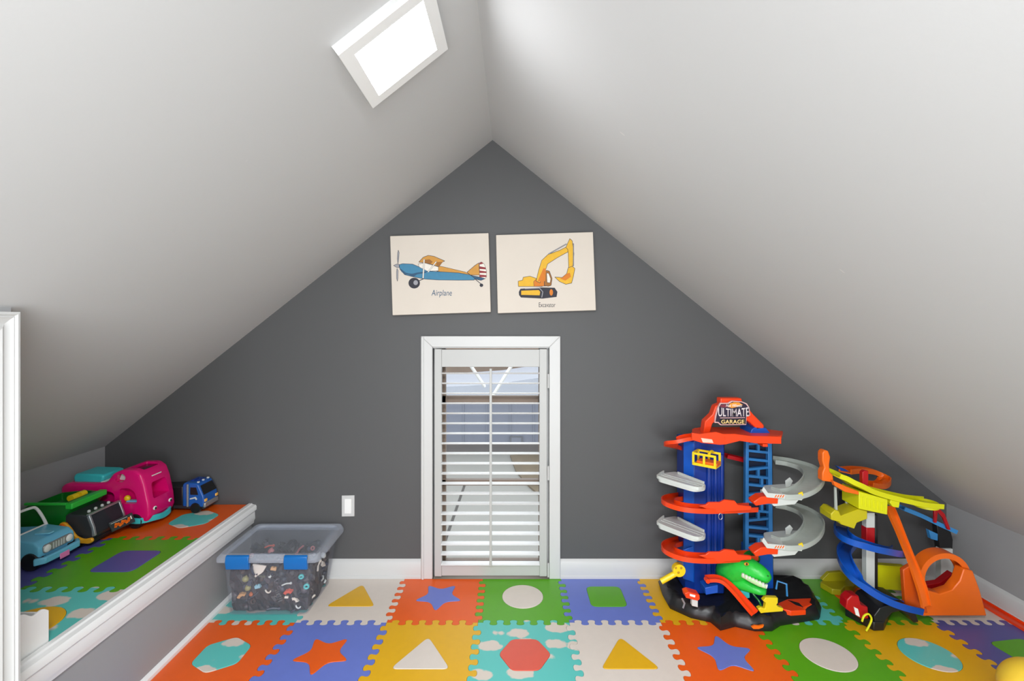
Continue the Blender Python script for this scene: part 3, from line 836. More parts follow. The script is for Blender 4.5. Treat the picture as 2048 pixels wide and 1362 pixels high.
def toy_mesh(kind, s):
    mb = MB()
    if kind == 'ring':
        mb.sweep([(0.62*s*math.cos(a), 0, 0.62*s*math.sin(a)) for a in [2*math.pi*i/16 for i in range(16)]], [(0.3*s*math.cos(b), 0.42*s*math.sin(b)) for b in [math.pi*i/4 for i in range(8)]], (0,1,0), True)
    elif kind == 'block':
        mb.box(-s, s, -s*0.5, s*0.5, -s*0.5, s*0.5)
        for q in (-0.5, 0.5): mb.lathe([(s*0.3, s*0.5), (s*0.3, s*0.75)], (q*s, 0, 0), 'z', 8)
    elif kind == 'stick':
        mb.tube([(-1.6*s,0,0),(0,0,0.3*s),(1.6*s,0,0)], 0.28*s, 7); mb.ell((1.6*s,0,0),(0.5*s,0.4*s,0.5*s),8,5)
    elif kind == 'ball':
        mb.ell((0,0,0),(s,s*0.8,s*0.9),10,7); mb.lathe([(s*0.3,s*0.8),(s*0.3,s*1.1)],(0,0,0),'z',8)
    elif kind == 'car':
        mb.prism([(-1.4*s,-0.3*s),(1.4*s,-0.3*s),(1.4*s,0.1*s),(0.8*s,0.2*s),(0.4*s,0.6*s),(-0.6*s,0.6*s),(-1.0*s,0.2*s),(-1.4*s,0.1*s)],'y',-0.5*s,0.5*s)
        for q in (-0.8, 0.8): mb.lathe([(0.3*s,-0.58*s),(0.3*s,0.58*s)],(q*s,0,-0.3*s),'y',10)
    elif kind == 'curl':
        mb.tube([(s*math.cos(a), 0, s*math.sin(a)) for a in [math.pi*(1.05 + 0.9*i/9) for i in range(10)]], 0.26*s, 6)
    elif kind == 'plate':
        mb.prism(rounded([(-1.2*s,0.9*s),(1.2*s,0.9*s),(0.7*s,-0.2*s),(-0.5*s,-1.2*s)],0.2*s),'y',-0.1*s,0.1*s)
    return mb
def toy(kind, s, p, rot, m, label, group=None, name=None):
    o = toy_mesh(kind, s).build(name or ('toy_' + kind), m)
    o.location = p; o.rotation_euler = rot
    tag(o, label, 'toy', group)
    return o
TQ = mat('toy_turquoise', (80, 196, 196), 0.35); OL = mat('toy_olive', (150, 146, 96), 0.4); TANT = mat('toy_tan', (206, 160, 110), 0.4); CRM = mat('toy_cream', (236, 226, 212), 0.4)
SAL = mat('toy_salmon', (226, 96, 74), 0.35); LBT = mat('toy_pale_blue', (150, 200, 216), 0.35)
def bpx(x, y): # pixel of the enlarged bin view -> place behind the bin's front wall
    X, Yp = 440 + x/7.17, 1050 + y/7.17
    zz = H - (Yp - CY)/F*2.17
    p = front_pt(0.5, zz); q = px(X, Yp, p.y)
    return Vector((q.x, p.y, q.z))
named = [('ring', .014, (1165,740), TQ, 'upper pale turquoise ring in the clear bin'), ('ring', .015, (1240,880), TQ, 'lower turquoise ring at the right of the clear bin'),
 ('plate', .028, (560,650), CRM, 'white panel piece under the lid of the clear bin'), ('block', .012, (770,625), TANT, 'small tan square block at the top of the clear bin'),
 ('ball', .015, (365,775), OL, 'upper olive round toy at the left of the clear bin'), ('ball', .014, (400,905), OL, 'lower olive round toy at the left of the clear bin'),
 ('stick', .014, (570,745), mat('toy_khaki', (96, 98, 82), 0.4), 'khaki stick toy lying diagonally in the clear bin'),
 ('block', .013, (545,880), LBT, 'pale blue flat block in the middle of the clear bin'), ('curl', .013, (690,930), CRM, 'cream curled piece in the middle of the clear bin'),
 ('ring', .010, (850,895), DTOY[5], 'small grey ring in the middle of the clear bin'), ('car', .015, (980,950), SAL, 'salmon red little car in the clear bin'),
 ('block', .008, (955,1035), CRM, 'tiny cream block below the salmon car in the bin'), ('car', .012, (1085,1065), CRM, 'cream little car low in the clear bin'),
 ('curl', .012, (1125,1150), P_WHITE, 'white crescent piece near the bottom of the clear bin'), ('car', .014, (310,1000), TANT, 'tan little car at the left of the clear bin'),
 ('ball', .010, (445,995), mat('toy_rust', (190, 104, 60), 0.4), 'rust-brown round toy beside the tan car in the bin'), ('stick', .012, (950,850), P_GREY, 'pale grey stick toy above the salmon car in the bin'),
 ('ball', .011, (375,1170), DTOY[5], 'grey round toy near the bottom left of the bin'), ('stick', .016, (760,1205), DTOY[7], 'slate blue stick toy along the bottom of the bin'),
 ('stick', .013, (1080,1225), DTOY[7], 'slate blue stick toy at the bottom right of the bin'), ('ball', .008, (715,740), P_GREY, 'pale shiny bead at the top middle of the bin')]
for kind, s, (x, y), m, lab in named:
    toy(kind, s, bpx(x, y), (random.uniform(-.3,.3), random.uniform(-.5,.5) if kind not in ('plate','curl') else 0.1, random.uniform(-.3,.3)), m, lab, 'little toys in the clear bin')
CN = {'toy_dark_0': 'black', 'toy_dark_1': 'plum-grey', 'toy_dark_2': 'navy', 'toy_dark_3': 'brown', 'toy_dark_4': 'charcoal', 'toy_dark_5': 'mid-grey', 'toy_dark_6': 'jet black', 'toy_dark_7': 'slate', 'toy_cream': 'cream', 'plastic_pale_grey': 'pale grey', 'toy_dusty_pink': 'dusty pink', 'toy_salmon': 'salmon'}
KN = {'block': 'brick', 'stick': 'stick', 'ball': 'ball', 'car': 'car', 'curl': 'curl', 'ring': 'ring'}
PINK = mat('toy_dusty_pink', (196, 120, 120), 0.4)
USED = set()
def third(t_, names): return names[min(2, max(0, int(t_*3)))]
for i in range(46):
    while True:
        u = random.uniform(0.06, 0.93); z = random.uniform(0.02, 0.20); kd = random.choice(list(KN)); m = random.choice(DTOY)
        lab = 'small %s toy %s at the %s %s of the clear bin front' % (CN[m.name], KN[kd], third(z/0.2, ('bottom', 'middle', 'top')), third(u, ('left', 'centre', 'right')))
        if lab not in USED: break
    USED.add(lab)
    toy(kd, random.uniform(0.011, 0.019), front_pt(u, z, random.uniform(0.018, 0.028)), (random.uniform(-1,1), random.uniform(-3,3), random.uniform(-1,1)), m, lab, 'dark toys at the front of the bin')
for i in range(26):
    while True:
        u = random.random(); z = random.uniform(0.02, 0.21); kd = random.choice(list(KN)); m = random.choice(DTOY + [CRM, P_GREY])
        lab = 'small %s toy %s %s on the %s of the clear bin right side' % (CN[m.name], KN[kd], third(z/0.2, ('low', 'halfway up', 'high')), third(u, ('near part', 'middle', 'far part')))
        if lab not in USED: break
    USED.add(lab)
    toy(kd, random.uniform(0.009, 0.016), side_pt(u, z), (random.uniform(-1,1), random.uniform(-3,3), random.uniform(-2,2)), m, lab, 'toys at the right side of the bin')
for i in range(26):
    while True:
        u, v_ = random.random(), random.random(); kd = random.choice(['block','stick','ball','car','ring']); m = random.choice(DTOY + [PINK, PINK, SAL])
        lab = 'small %s toy %s under the bin lid, %s %s' % (CN[m.name], KN[kd], third(v_, ('near', 'middle', 'far')), third(u, ('left', 'centre', 'right')))
        if lab not in USED: break
    USED.add(lab)
    toy(kd, random.uniform(0.010, 0.018), Vector((-1.26 + 0.33*u, 2.2 + 0.22*v_, random.uniform(0.205, 0.235))), (random.uniform(-.5,.5), random.uniform(-.5,.5), random.uniform(-3,3)), m, lab, 'toys on top of the heap in the bin')

# ---------------------------------------------------------------- toy vehicles on the ledge (x forward, y away from the camera, z up)
def wheel(parent, x, y, r, w, sp=5, hubm=None):
    tr = MB().lathe([(r*0.55,-w/2),(r*0.92,-w/2),(r,-w*0.3),(r,w*0.3),(r*0.92,w/2),(r*0.55,w/2)], (x,y,r), 'y', 22).build('wheel', P_BLACK, parent, local=True)
    h = MB().lathe([(r*0.2,-w*0.48),(r*0.2,w*0.45)], (x,y,r), 'y', 10)
    for i in range(sp):
        a = 2*math.pi*i/sp
        Rm = Matrix.Rotation(-a, 3, 'Y')
        h.obox(Vector((x,y,r)) + Rm @ Vector((r*0.34,0,0)), (r*0.55, w*0.92, r*0.17), Rm)
    h.build('hub', hubm or P_GREY, tr, local=True)
    return tr
def side(pts, y0, y1): return MB().prism(pts, 'y', y0, y1)

# magenta camper
v = thing('toy_camper', 'magenta toy camper with teal roof box and teal bumper', 'toy vehicle', (-1.866, 2.285, ZL))
b = side([(.192,.028),(.205,.06),(.200,.115),(.182,.20),(.165,.247),(.135,.268),(.075,.268),(.035,.252),(.005,.212),(-.05,.205),(-.18,.208),(-.205,.19),(-.205,.05),(-.19,.028)], -.086, .086).build('body', P_PINK, v, bevel=0.016, seg=3, local=True)
cut(b, [side(rounded([(.068,.115),(.150,.115),(.140,.165),(.115,.185),(.068,.185)],.015), -.12, -.03),
        side(rounded([(-.150,.075),(.045,.075),(.045,.165),(.0,.175),(-.150,.160)],.03), -.12, -.03),
        side(rounded([(.045,.215),(.085,.212),(.098,.235),(.085,.252),(.06,.250)],.01), -.12, -.06),
        MB().prism(rounded([(-.052,.125),(.052,.125),(.045,.198),(-.045,.198)],.012), 'x', .12, .3),
        MB().prism(rounded([(.088,-.052),(.150,-.048),(.150,.048),(.088,.052)],.01), 'z', .255, .3)])
MB().prism([(.090,-.050),(.148,-.046),(.148,.046),(.090,.050)], 'z', .2545, .2575).build('skylight', mat('dark_magenta_tint', (96, 8, 52), 0.15), v, local=True)
side(rounded([(.047,.217),(.083,.214),(.096,.235),(.084,.250),(.061,.248)],.008), -.0615, -.058).build('side_panel', P_GREY, v, local=True)
MB().box(-.03,.02,-.07,.07,.2025,.2105).build('roof_inlay', P_WHITE, v, local=True)
side([(-.165,.200),(-.035,.200),(-.025,.235),(-.045,.240),(-.16,.243),(-.17,.228)], -.060, .060).build('roof_box', P_TEAL, v, bevel=0.008, local=True)
MB().sweep(smooth_path([(.10,-.088,.040),(.165,-.086,.036),(.204,-.045,.036),(.209,0,.030),(.204,.045,.036),(.165,.086,.036)],5), [(-.006,-.012),(.006,-.012),(.006,.014),(-.006,.014)]).build('bumper', P_TEAL, v, bevel=0.002, local=True)
for s in (-1, 1):
    MB().ell((.2035, s*.050, .082), (.004,.012,.009), 10, 6).build('headlight', P_WHITE, v, local=True)
    MB().ell((.2065, s*.050, .081), (.003,.006,.006), 8, 6).build('headlight_pupil', P_BLACK, v, local=True)
MB().box(.172,.1755,-.03,.03,.2225,.2265).build('roof_stripe', P_WHITE, v, local=True)
side(rounded([(.078,.108),(.135,.108),(.130,.122),(.085,.122)],.004), -.066, -.050).build('dashboard', P_LBLUE, v, local=True)
MB().ell((.082,-.058,.130),(.014,.012,.014),10,6).build('seat', P_YELLOW, v, local=True)
for x in (.140, -.130):
    for y in (-.078, .078): wheel(v, x, y, .034, .026)

# green refuse truck
v = thing('toy_garbage_truck', 'green toy garbage truck with dark cab and yellow lifting arm', 'toy vehicle', (-1.925, 2.098, ZL))
v.scale = (1, 1, 0.88)
b = side([(.050,.070),(.050,.150),(.075,.185),(.070,.205),(.0,.212),(-.110,.200),(-.165,.160),(-.170,.060),(-.150,.040),(.0,.040)], -.085, .085).build('hopper', P_DGREEN, v, bevel=0.008, local=True)
cut(b, [MB().prism(rounded([(-.105,-.068),(.035,-.068),(.035,.068),(-.105,.068)],.012), 'z', .165, .3)])
MB().prism([(.052,-.088),(.082,-.088),(.082,.088),(.052,.088)], 'z', .184, .212).build('hopper_lip', P_GREEN, v, bevel=0.004, local=True)
MB().box(-.12,.055,-.088,-.076,.203,.214).build('rim', P_GREEN, v, bevel=0.002, local=True)
for y in (-.005, .035):
    MB().lathe([(.016,-.014),(.016,.014)], (.012,y,.208), 'y', 14).build('yellow_hinge', P_YELLOW, v, local=True)
MB().box(-.002,.030,-.012,.042,.175,.206).build('hinge_block', P_YELLOW, v, bevel=0.003, local=True)
side([(.04,.030),(.150,.030),(.165,.055),(.160,.090),(.140,.150),(.04,.160)], -.080, .080).build('cab', P_DARK, v, bevel=0.006, local=True)
side([(.158,.055),(.170,.060),(.165,.092),(.146,.150),(.138,.150),(.156,.092)], -.074, .074).build('windshield', SMOKE, v, bevel=0.003, local=True)
for y in (-.077, .077):
    side([(.160,.050),(.174,.056),(.168,.094),(.148,.156),(.138,.156),(.158,.094)], y-.005, y+.005).build('windshield_frame', P_SILVER, v, bevel=0.002, local=True)
MB().box(.136,.150,-.082,.082,.150,.158).build('visor', P_SILVER, v, bevel=0.002, local=True)
for i in range(4):
    MB().lathe([(.006,0),(.006,.008),(.003,.011)], (.120,-.05+.033*i,.155), 'z', 10).build('roof_lamp', P_GREY, v, local=True)
side(rounded([(.040,.125),(.060,.130),(.080,.110),(.110,.062),(.140,.048),(.175,.056),(.182,.040),(.165,.026),(.120,.030),(.095,.048),(.060,.092),(.040,.100)],.012), -.102, -.090).build('lifting_arm', mat('arm_yellow', (222, 156, 30), 0.35), v, bevel=0.004, local=True)
MB().lathe([(.010,-.112),(.010,-.085)], (.055,0,.113), 'y', 12).build('arm_pivot', P_ORANGE, v, local=True)
MB().box(-.16,.155,-.078,.078,.016,.034).build('chassis', P_BLACK, v, bevel=0.003, local=True)
pl_c = Vector((.196, .030, .068)); Rm = Matrix.Rotation(math.radians(-34), 3, 'Z') @ Matrix.Rotation(math.radians(14), 3, 'X')
pm = MB().obox(pl_c, (.008, .088, .052), Rm).build('front_plate', P_DARK, v, bevel=0.003, local=True)
lg = MB()
for i in range(5):
    lg.obox(pl_c + Rm @ Vector((.0048, -.024 + i*.012, .001 - (i % 2)*.004)), (.001, .009, .022), Rm @ Matrix.Rotation(math.radians(18*(1 if i % 2 else -1)), 3, 'X'))
lg.obox(pl_c + Rm @ Vector((.0048, 0, -.001)), (.001, .058, .006), Rm)
lg.build('flame_emblem', P_ORANGE, pm, local=True)
MB().obox(pl_c + Rm @ Vector((.0048, .034, .006)), (.001, .004, .018), Rm).build('white_mark', P_WHITE, pm, local=True)
MB().obox(pl_c + Rm @ Vector((.0048, -.008, .018)), (.001, .060, .002), Rm).build('white_line', P_GREY, pm, local=True)
MB().tube([(.150,.045,.05),(.188,.045,.06)], .006, 8).build('plate_bracket', P_DARK, v, local=True)
for x in (.105, -.110):
    for y in (-.070, .070): wheel(v, x, y, .030, .030, 6, P_DARK)

# light-blue jeep
v = thing('toy_jeep', 'light-blue toy jeep with white windshield frame and pink plate', 'toy vehicle', (-1.940, 1.900, ZL))
b = side([(.135,.032),(.142,.060),(.140,.090),(.120,.108),(.030,.120),(.018,.112),(-.13,.105),(-.140,.090),(-.140,.035)], -.075, .075).build('body', P_LBLUE, v, bevel=0.010, seg=3, local=True)
cut(b, [side([(.108+.040*math.cos(a), .026+.040*math.sin(a)) for a in [2*math.pi*i/20 for i in range(20)]], -.1, -.045),
        side([(.108+.040*math.cos(a), .026+.040*math.sin(a)) for a in [2*math.pi*i/20 for i in range(20)]], .045, .1),
        MB().box(-.12, .0, -.060, .060, .06, .2)])
MB().tube(smooth_path([(.030,-.070,.115),(.015,-.068,.150),(-.005,-.062,.186),(-.010,-.040,.194),(-.010,.040,.194),(-.005,.062,.186),(.015,.068,.150),(.030,.070,.115)],5), .0055, 8).build('windshield_frame', P_WHITE, v, local=True)
MB().box(.022,.032,-.070,.070,.114,.122).build('cowl', P_WHITE, v, bevel=0.003, local=True)
MB().prism(rounded([(-.062,.058),(.062,.058),(.062,.090),(-.062,.090)],.014), 'x', .136, .1455).build('grille', P_SILVER, v, bevel=0.002, local=True)
for s in (-1, 1):
    MB().lathe([(.0145,.140),(.0145,.147),(.010,.150)], (0, s*.046, .074), 'x', 16).build('headlight', P_WHITE, v, local=True)
for i in range(5):
    MB().box(.144,.1475,-.024+i*.011,-.020+i*.011,.062,.086).build('grille_bar', P_GREY, v, local=True)
MB().sweep([(.135,-.090,.040),(.158,-.070,.040),(.162,0,.040),(.158,.070,.040),(.135,.090,.040)], [(-.008,-.013),(.008,-.013),(.008,.012),(-.008,.012)]).build('bumper', P_LBLUE, v, bevel=0.004, local=True)
MB().box(.168,.1715,-.020,.020,.018,.040).build('plate', P_LPINK, v, bevel=0.002, local=True)
MB().prism(rounded([(.065,-.020),(.120,-.012),(.120,.012),(.065,.020)],.006), 'z', .112, .1185).build('hood_scoop', mat('plastic_blue_light', (130, 205, 232), 0.25), v, bevel=0.003, local=True)
MB().box(-.10,-.06,-.05,.05,.07,.13).build('seat', P_WHITE, v, bevel=0.01, local=True)
for x in (.108, -.095):
    for y in (-.066, .066): wheel(v, x, y, .034, .028, 6)

# small blue truck
v = thing('toy_truck', 'dark blue toy truck with black bed, between camper and back wall', 'toy vehicle', (-1.612, 2.430, ZL), R(-3))
b = side([(.085,.030),(.092,.055),(.088,.085),(.062,.140),(.050,.148),(-.010,.150),(-.020,.140),(-.020,.030)], -.052, .052).build('cab', mat('truck_blue', (30, 88, 168), 0.25, 0.05), v, bevel=0.007, seg=3, local=True)
MB().add([(.0895,-.046,.092),(.0895,.046,.092),(.0665,.042,.134),(.0665,-.042,.134),(.084,-.046,.090),(.084,.046,.090),(.06,.042,.132),(.06,-.042,.132)], [(0,1,2,3),(4,7,6,5),(0,4,5,1),(1,5,6,2),(2,6,7,3),(3,7,4,0)]).build('windshield', P_BLACK, v, local=True)
side([(.022,.092),(.062,.092),(.052,.128),(.022,.128)], -.0535, -.051).build('side_window', P_BLACK, v, local=True)
MB().box(.084,.097,-.050,.050,.028,.052).build('bumper', P_SILVER, v, bevel=0.004, local=True)
for s in (-1, 1):
    MB().box(.090,.0955,s*.040-.009,s*.040+.009,.056,.070).build('headlight', mat('amber_lamp', (250, 190, 90), 0.2), v, bevel=0.002, local=True)
for i in range(2):
    MB().prism(rounded([(.0+.026*i,-.022),(.018+.026*i,-.022),(.018+.026*i,.022),(.0+.026*i,.022)],.005), 'z', .1485, .1545).build('roof_vent', P_NAVY, v, bevel=0.002, local=True)
for s in (-.035, 0, .035):
    MB().box(.046,.056,s-.004,s+.004,.146,.153).build('roof_lamp', P_GREY, v, bevel=0.001, local=True)
MB().tube([(.012,-.057,.035),(.012,-.057,.145)], .005, 8).build('exhaust_stack', P_SILVER, v, local=True)
side([(.020,.074),(.050,.082),(.058,.070),(.052,.066),(.046,.074),(.020,.068)], -.0537, -.0515).build('flame_stripe', P_GREY, v, local=True)
side([(-.150,.034),(-.022,.034),(-.022,.130),(-.150,.120)], -.046, .046).build('bed', P_BLACK, v, bevel=0.005, local=True)
MB().box(-.15,.085,-.04,.04,.018,.036).build('chassis', P_DARK, v, local=True)
for x in (.048, -.10):
    for y in (-.046, .046): wheel(v, x, y, .026, .020, 6, P_DARK)

# white scalloped bin at the near end of the ledge
v = thing('white_toy_bin', 'white wavy-rimmed toy bin at the near end of the ledge', 'toy bin', (-1.50, 1.32, ZL))
def wavy(y):
    t_ = (y - 1.27)/(1.42 - 1.27)
    return ZL + 0.150 - 0.052*t_ + 0.006*math.sin(t_*16)
ys = [1.27 + 0.15*i/24 for i in range(25)]
pr = [(1.27, ZL)] + [(y, wavy(y)) for y in ys] + [(1.42, ZL)]
MB().prism(pr, 'x', -1.376, -1.370).build('side_panel', P_WHITE, v, bevel=0.001)
MB().prism(pr, 'x', -1.606, -1.600).build('side_panel', P_WHITE, v, bevel=0.001)
MB().box(-1.60,-1.376,1.414,1.42,ZL,wavy(1.42)-0.004).build('end_panel', P_WHITE, v, bevel=0.001)
MB().box(-1.60,-1.376,1.27,1.276,ZL,wavy(1.27)-0.004).build('end_panel', P_WHITE, v, bevel=0.001)
MB().box(-1.60,-1.376,1.276,1.414,ZL,ZL+0.006).build('bottom_panel', P_WHITE, v)
# ---------------------------------------------------------------- toy garage with dinosaur
g = thing('toy_garage', 'tall blue and red toy car garage tower with green dinosaur head', 'toy garage', (1.07, 2.25, 0.0))
def PO(pts, Ya, Yb, name, m, parent=None, bevel=0.002, seg=2):
    """upright plastic piece: pixel outline taken at depth Ya, extruded back to Yb"""
    return MB().prism(pxo(pts, Ya), 'y', Ya, Yb).build(name, m, parent or g, bevel=bevel, seg=seg)
def TR(pts, w, name, m, parent=None, n=6, rail=0.012, t=0.005, shift=0.0):
    """car track: channel swept through (px, py, depth) points"""
    path = [px(*p) + Vector((0,0,shift)) for p in smooth_path(pts, n)]
    return MB().sweep(path, track_section(w, t, rail)).build(name, m, parent or g)
# black rocky base
floor_pts = [(1325,1195),(1338,1218),(1380,1237),(1420,1246),(1440,1263),(1470,1255),(1510,1264),(1545,1264),(1562,1253),(1640,1240),(1643,1220),(1626,1192)]
bo = [fl(*p) for p in floor_pts] + [Vector((1.44,2.43,0)), Vector((1.2,2.455,0)), Vector((0.95,2.455,0)), Vector((0.74,2.43,0))]
bo2 = []
for i in range(len(bo)):
    p, q = bo[i], bo[(i+1) % len(bo)]
    for k in range(4): bo2.append(p + (q-p)*k/4)
cen = Vector((1.08, 2.27, 0)); rng = random.Random(7)
def ringz(s, z, jit=0.0, jz=0.0):
    return [cen + (p-cen)*(s + rng.uniform(-jit, jit)) + Vector((0,0,z + rng.uniform(-jz, jz))) for p in bo2]
MB().loft([ringz(0.985, 0.001), ringz(1.0, 0.012), ringz(0.975, 0.030, 0.012, 0.004), ringz(0.93, 0.052, 0.02, 0.008), ringz(0.86, 0.058, 0.02, 0.006), ringz(0.74, 0.044, 0.02, 0.003), ringz(0.3, 0.042)]).build('rock_base', P_BLACK, g, angle=50)
emb = MB().prism(pxo([(1503,1254),(1509,1251),(1518,1252),(1528,1250),(1526,1255),(1518,1258),(1507,1258)], 2.043), 'y', 2.043, 2.050).build('flame_emblem', P_ORANGE, g)
# left tower
sec = [(.858,2.262),(.998,2.262),(1.012,2.285),(1.012,2.405),(.826,2.405),(.826,2.295)]
tw = MB().prism(sec, 'z', 0.045, 0.765).build('tower', P_NAVY, g, bevel=0.003)
MB().prism([(.820,2.296),(.854,2.258),(.860,2.262),(.828,2.298)], 'z', 0.10, 0.76).build('tower_corner_panel', P_BLUE, g, bevel=0.001)
for x0, x1 in ((1412,1424), (1427,1436), (1440,1448)):
    xa, xb = (x0-CX)/F*2.26, (x1-CX)/F*2.26
    MB().lathe([((xb-xa)/2, 0.10), ((xb-xa)/2, 0.70)], ((xa+xb)/2, 2.264, 0), 'z', 14).build('tower_rib', P_NAVY, tw)
PO([(1367,1100),(1388,1092),(1388,1165),(1367,1158)], 2.26, 2.272, 'tower_foot', P_BLUE, bevel=0.002)
# right ladder tower
LAD = mat('ladder_blue', (44, 118, 184), 0.35, 0.04)
lt = PO([(1492,872),(1545,872),(1547,1172),(1492,1172)], 2.352, 2.36, 'ladder_back', mat('plastic_ink_blue', (12, 22, 48), 0.4), bevel=0)
PO([(1492,872),(1498,872),(1498,1175),(1490,1175)], 2.325, 2.35, 'ladder_stile', LAD)
PO([(1536,872),(1544,872),(1547,1175),(1539,1175)], 2.325, 2.35, 'ladder_stile', LAD)
yy = 884
i = 0
while yy < 1160:
    sk = 2 if i % 3 else -2
    PO([(1497,yy-sk),(1537,yy+sk),(1537,yy+sk+5),(1497,yy-sk+5)], 2.328, 2.348, 'ladder_rung', LAD, bevel=0.001)
    if i % 4 in (0, 3):
        xm = 1515 if i % 8 < 4 else 1522
        PO([(xm,yy+4),(xm+5,yy+4),(xm+5,yy+18),(xm,yy+18)], 2.329, 2.347, 'ladder_post', LAD, bevel=0.001)
    yy += 17; i += 1
PO([(1500,1100),(1545,1100),(1547,1180),(1500,1178)], 2.31, 2.40, 'ladder_foot', P_BLUE)
# top deck
zt_ = px(0, 868, 2.25).z
dk = [px(*p) for p in ((1384,868,2.215),(1450,868,2.195),(1475,868,2.22),(1505,868,2.215),(1563,868,2.215),(1566,868,2.31),(1500,868,2.40),(1400,868,2.40),(1384,868,2.36))]
deck = MB().prism([(p.x, p.y) for p in dk], 'z', zt_ - 0.016, zt_).build('top_deck', P_RED, g, bevel=0.003)
PO([(1384,866),(1400,868),(1432,864),(1446,868),(1470,868),(1500,872),(1563,873),(1563,888),(1512,887),(1480,882),(1452,889),(1440,890),(1404,886),(1384,880)], 2.196, 2.208, 'deck_apron', P_RED, deck)
PO([(1402,876),(1424,879),(1427,886),(1406,885)], 2.193, 2.197, 'deck_label', mat('label_pale', (236, 200, 180), 0.5), deck, bevel=0)
PO([(1526,888),(1536,888),(1536,894),(1526,894)], 2.20, 2.25, 'deck_tab', P_RED, deck)
for x0, x1 in ((1385,1420), (1448,1475), (1490,1520)):
    PO([(x0,862),(x0+6,857),(x1-6,857),(x1,864)], 2.36, 2.375, 'deck_crest', P_RED, deck)
TR([(1400,876,2.25),(1372,879,2.24),(1350,886,2.25),(1341,893,2.30),(1352,898,2.36),(1380,903,2.41)], 0.062, 'upper_curl', P_RED, deck)
TR([(1450,914,2.42),(1475,920,2.42),(1500,926,2.42)], 0.05, 'rear_ramp', P_DRED)
# arch and sign
arch = PO([(1407,867),(1410,843),(1425,829),(1431,812),(1441,808),(1441,796.5),(1483,796.5),(1486,808),(1498,818),(1507,829),(1528,850),(1528,857),(1514,859),(1500,845),(1482,834),(1440,833),(1425,848),(1420,867)], 2.270, 2.315, 'arch', P_RED, bevel=0.004)
PO([(1500,868),(1504,858),(1512,854),(1532,856),(1542,868)], 2.27, 2.38, 'ladder_cap', P_BLUE, bevel=0.003)
SB = mat('sign_rim', (226, 180, 176), 0.5); SN = mat('sign_navy', (38, 26, 52), 0.5); SK = mat('sign_black', (20, 16, 18), 0.5)
sign = PO([(1435.5,816),(1441,806),(1456,806),(1464,801.5),(1484,803),(1494,807),(1499,815),(1500.5,831),(1493.5,833),(1492.5,850),(1441,850.5),(1436,846),(1429.5,846),(1431,832)], 2.256, 2.268, 'sign', SB, bevel=0.001)
PO([(1437,816),(1442,808),(1458,807.5),(1465,803.5),(1483,804.5),(1492,808.5),(1497.5,816),(1499,829.5),(1492.5,831.5),(1491.5,848.5),(1442,848.8),(1437,844),(1431,843.5),(1433,832)], 2.2548, 2.2565, 'sign_face', SN, sign, 0)
PO([(1438.5,838.5),(1491,838),(1490.5,848),(1442.5,848.3)], 2.2540, 2.2550, 'sign_plate', SK, sign, 0)
PO([(1456,814),(1460,807),(1468,804.5),(1478,805),(1486,810),(1480,811),(1472,814.5),(1464,816)], 2.2535, 2.2550, 'sign_flame', mat('sign_orange', (240, 150, 40), 0.5), sign, 0)
PO([(1440,810.5),(1448,808.5),(1456,809),(1456,814.5),(1448,815),(1441,814)], 2.2537, 2.2550, 'sign_flame_tail', mat('sign_maroon', (120, 40, 56), 0.5), sign, 0)
text_part('Hot Wheels', 'sign_script', P_WHITE, sign, 1452, 1484, 808, 814, 2.2530, 0.0004, 0.25)
text_part('ULTIMATE', 'sign_lettering', mat('sign_letters', (232, 222, 224), 0.5), sign, 1436.5, 1498, 814, 833, 2.2530, 0.0010, 0.0, 3.5, 0.012)
text_part('GARAGE', 'sign_lettering', mat('sign_yellow', (248, 214, 140), 0.5), sign, 1442.5, 1489, 839.5, 847.5, 2.2530, 0.0008, 0.0, 0.0, 0.02)
PO([(1440,835.3),(1490,834.8),(1490,836),(1440,836.5)], 2.2535, 2.2545, 'sign_rule', SB, sign, 0)
# yellow lift car
c = px(1413, 918, 2.20); Rm = Matrix.Rotation(math.radians(-40), 3, 'Z')
lf = MB()
def bar(lx, ly, lz, sx_, sy_, sz_): lf.obox(c + Rm @ Vector((lx, ly, lz)), (sx_, sy_, sz_), Rm)
for ly in (-.034, .034):
    bar(0, ly, .026, .105, .006, .010); bar(0, ly, -.022, .105, .006, .012)
    for lx_ in (-.048, 0, .048): bar(lx_, ly, .002, .010, .006, .046)
bar(0, 0, -.026, .105, .070, .006); bar(-.049, 0, .028, .008, .070, .008); bar(.049, 0, -.024, .008, .070, .010)
lift = lf.build('lift_car', P_YELLOW, g, bevel=0.001)
MB().obox(c + Rm @ Vector((.01, 0, -.014)), (.09, .055, .016), Rm).build('lift_floor', P_ORANGE, lift, bevel=0.002)
MB().tube([c + Rm @ Vector((.02 + 0*a, .028*math.cos(a), .026 + .012*math.sin(a))) for a in [math.pi*i/8 for i in range(9)]], 0.006, 8).build('lift_hoop', P_YELLOW, lift)
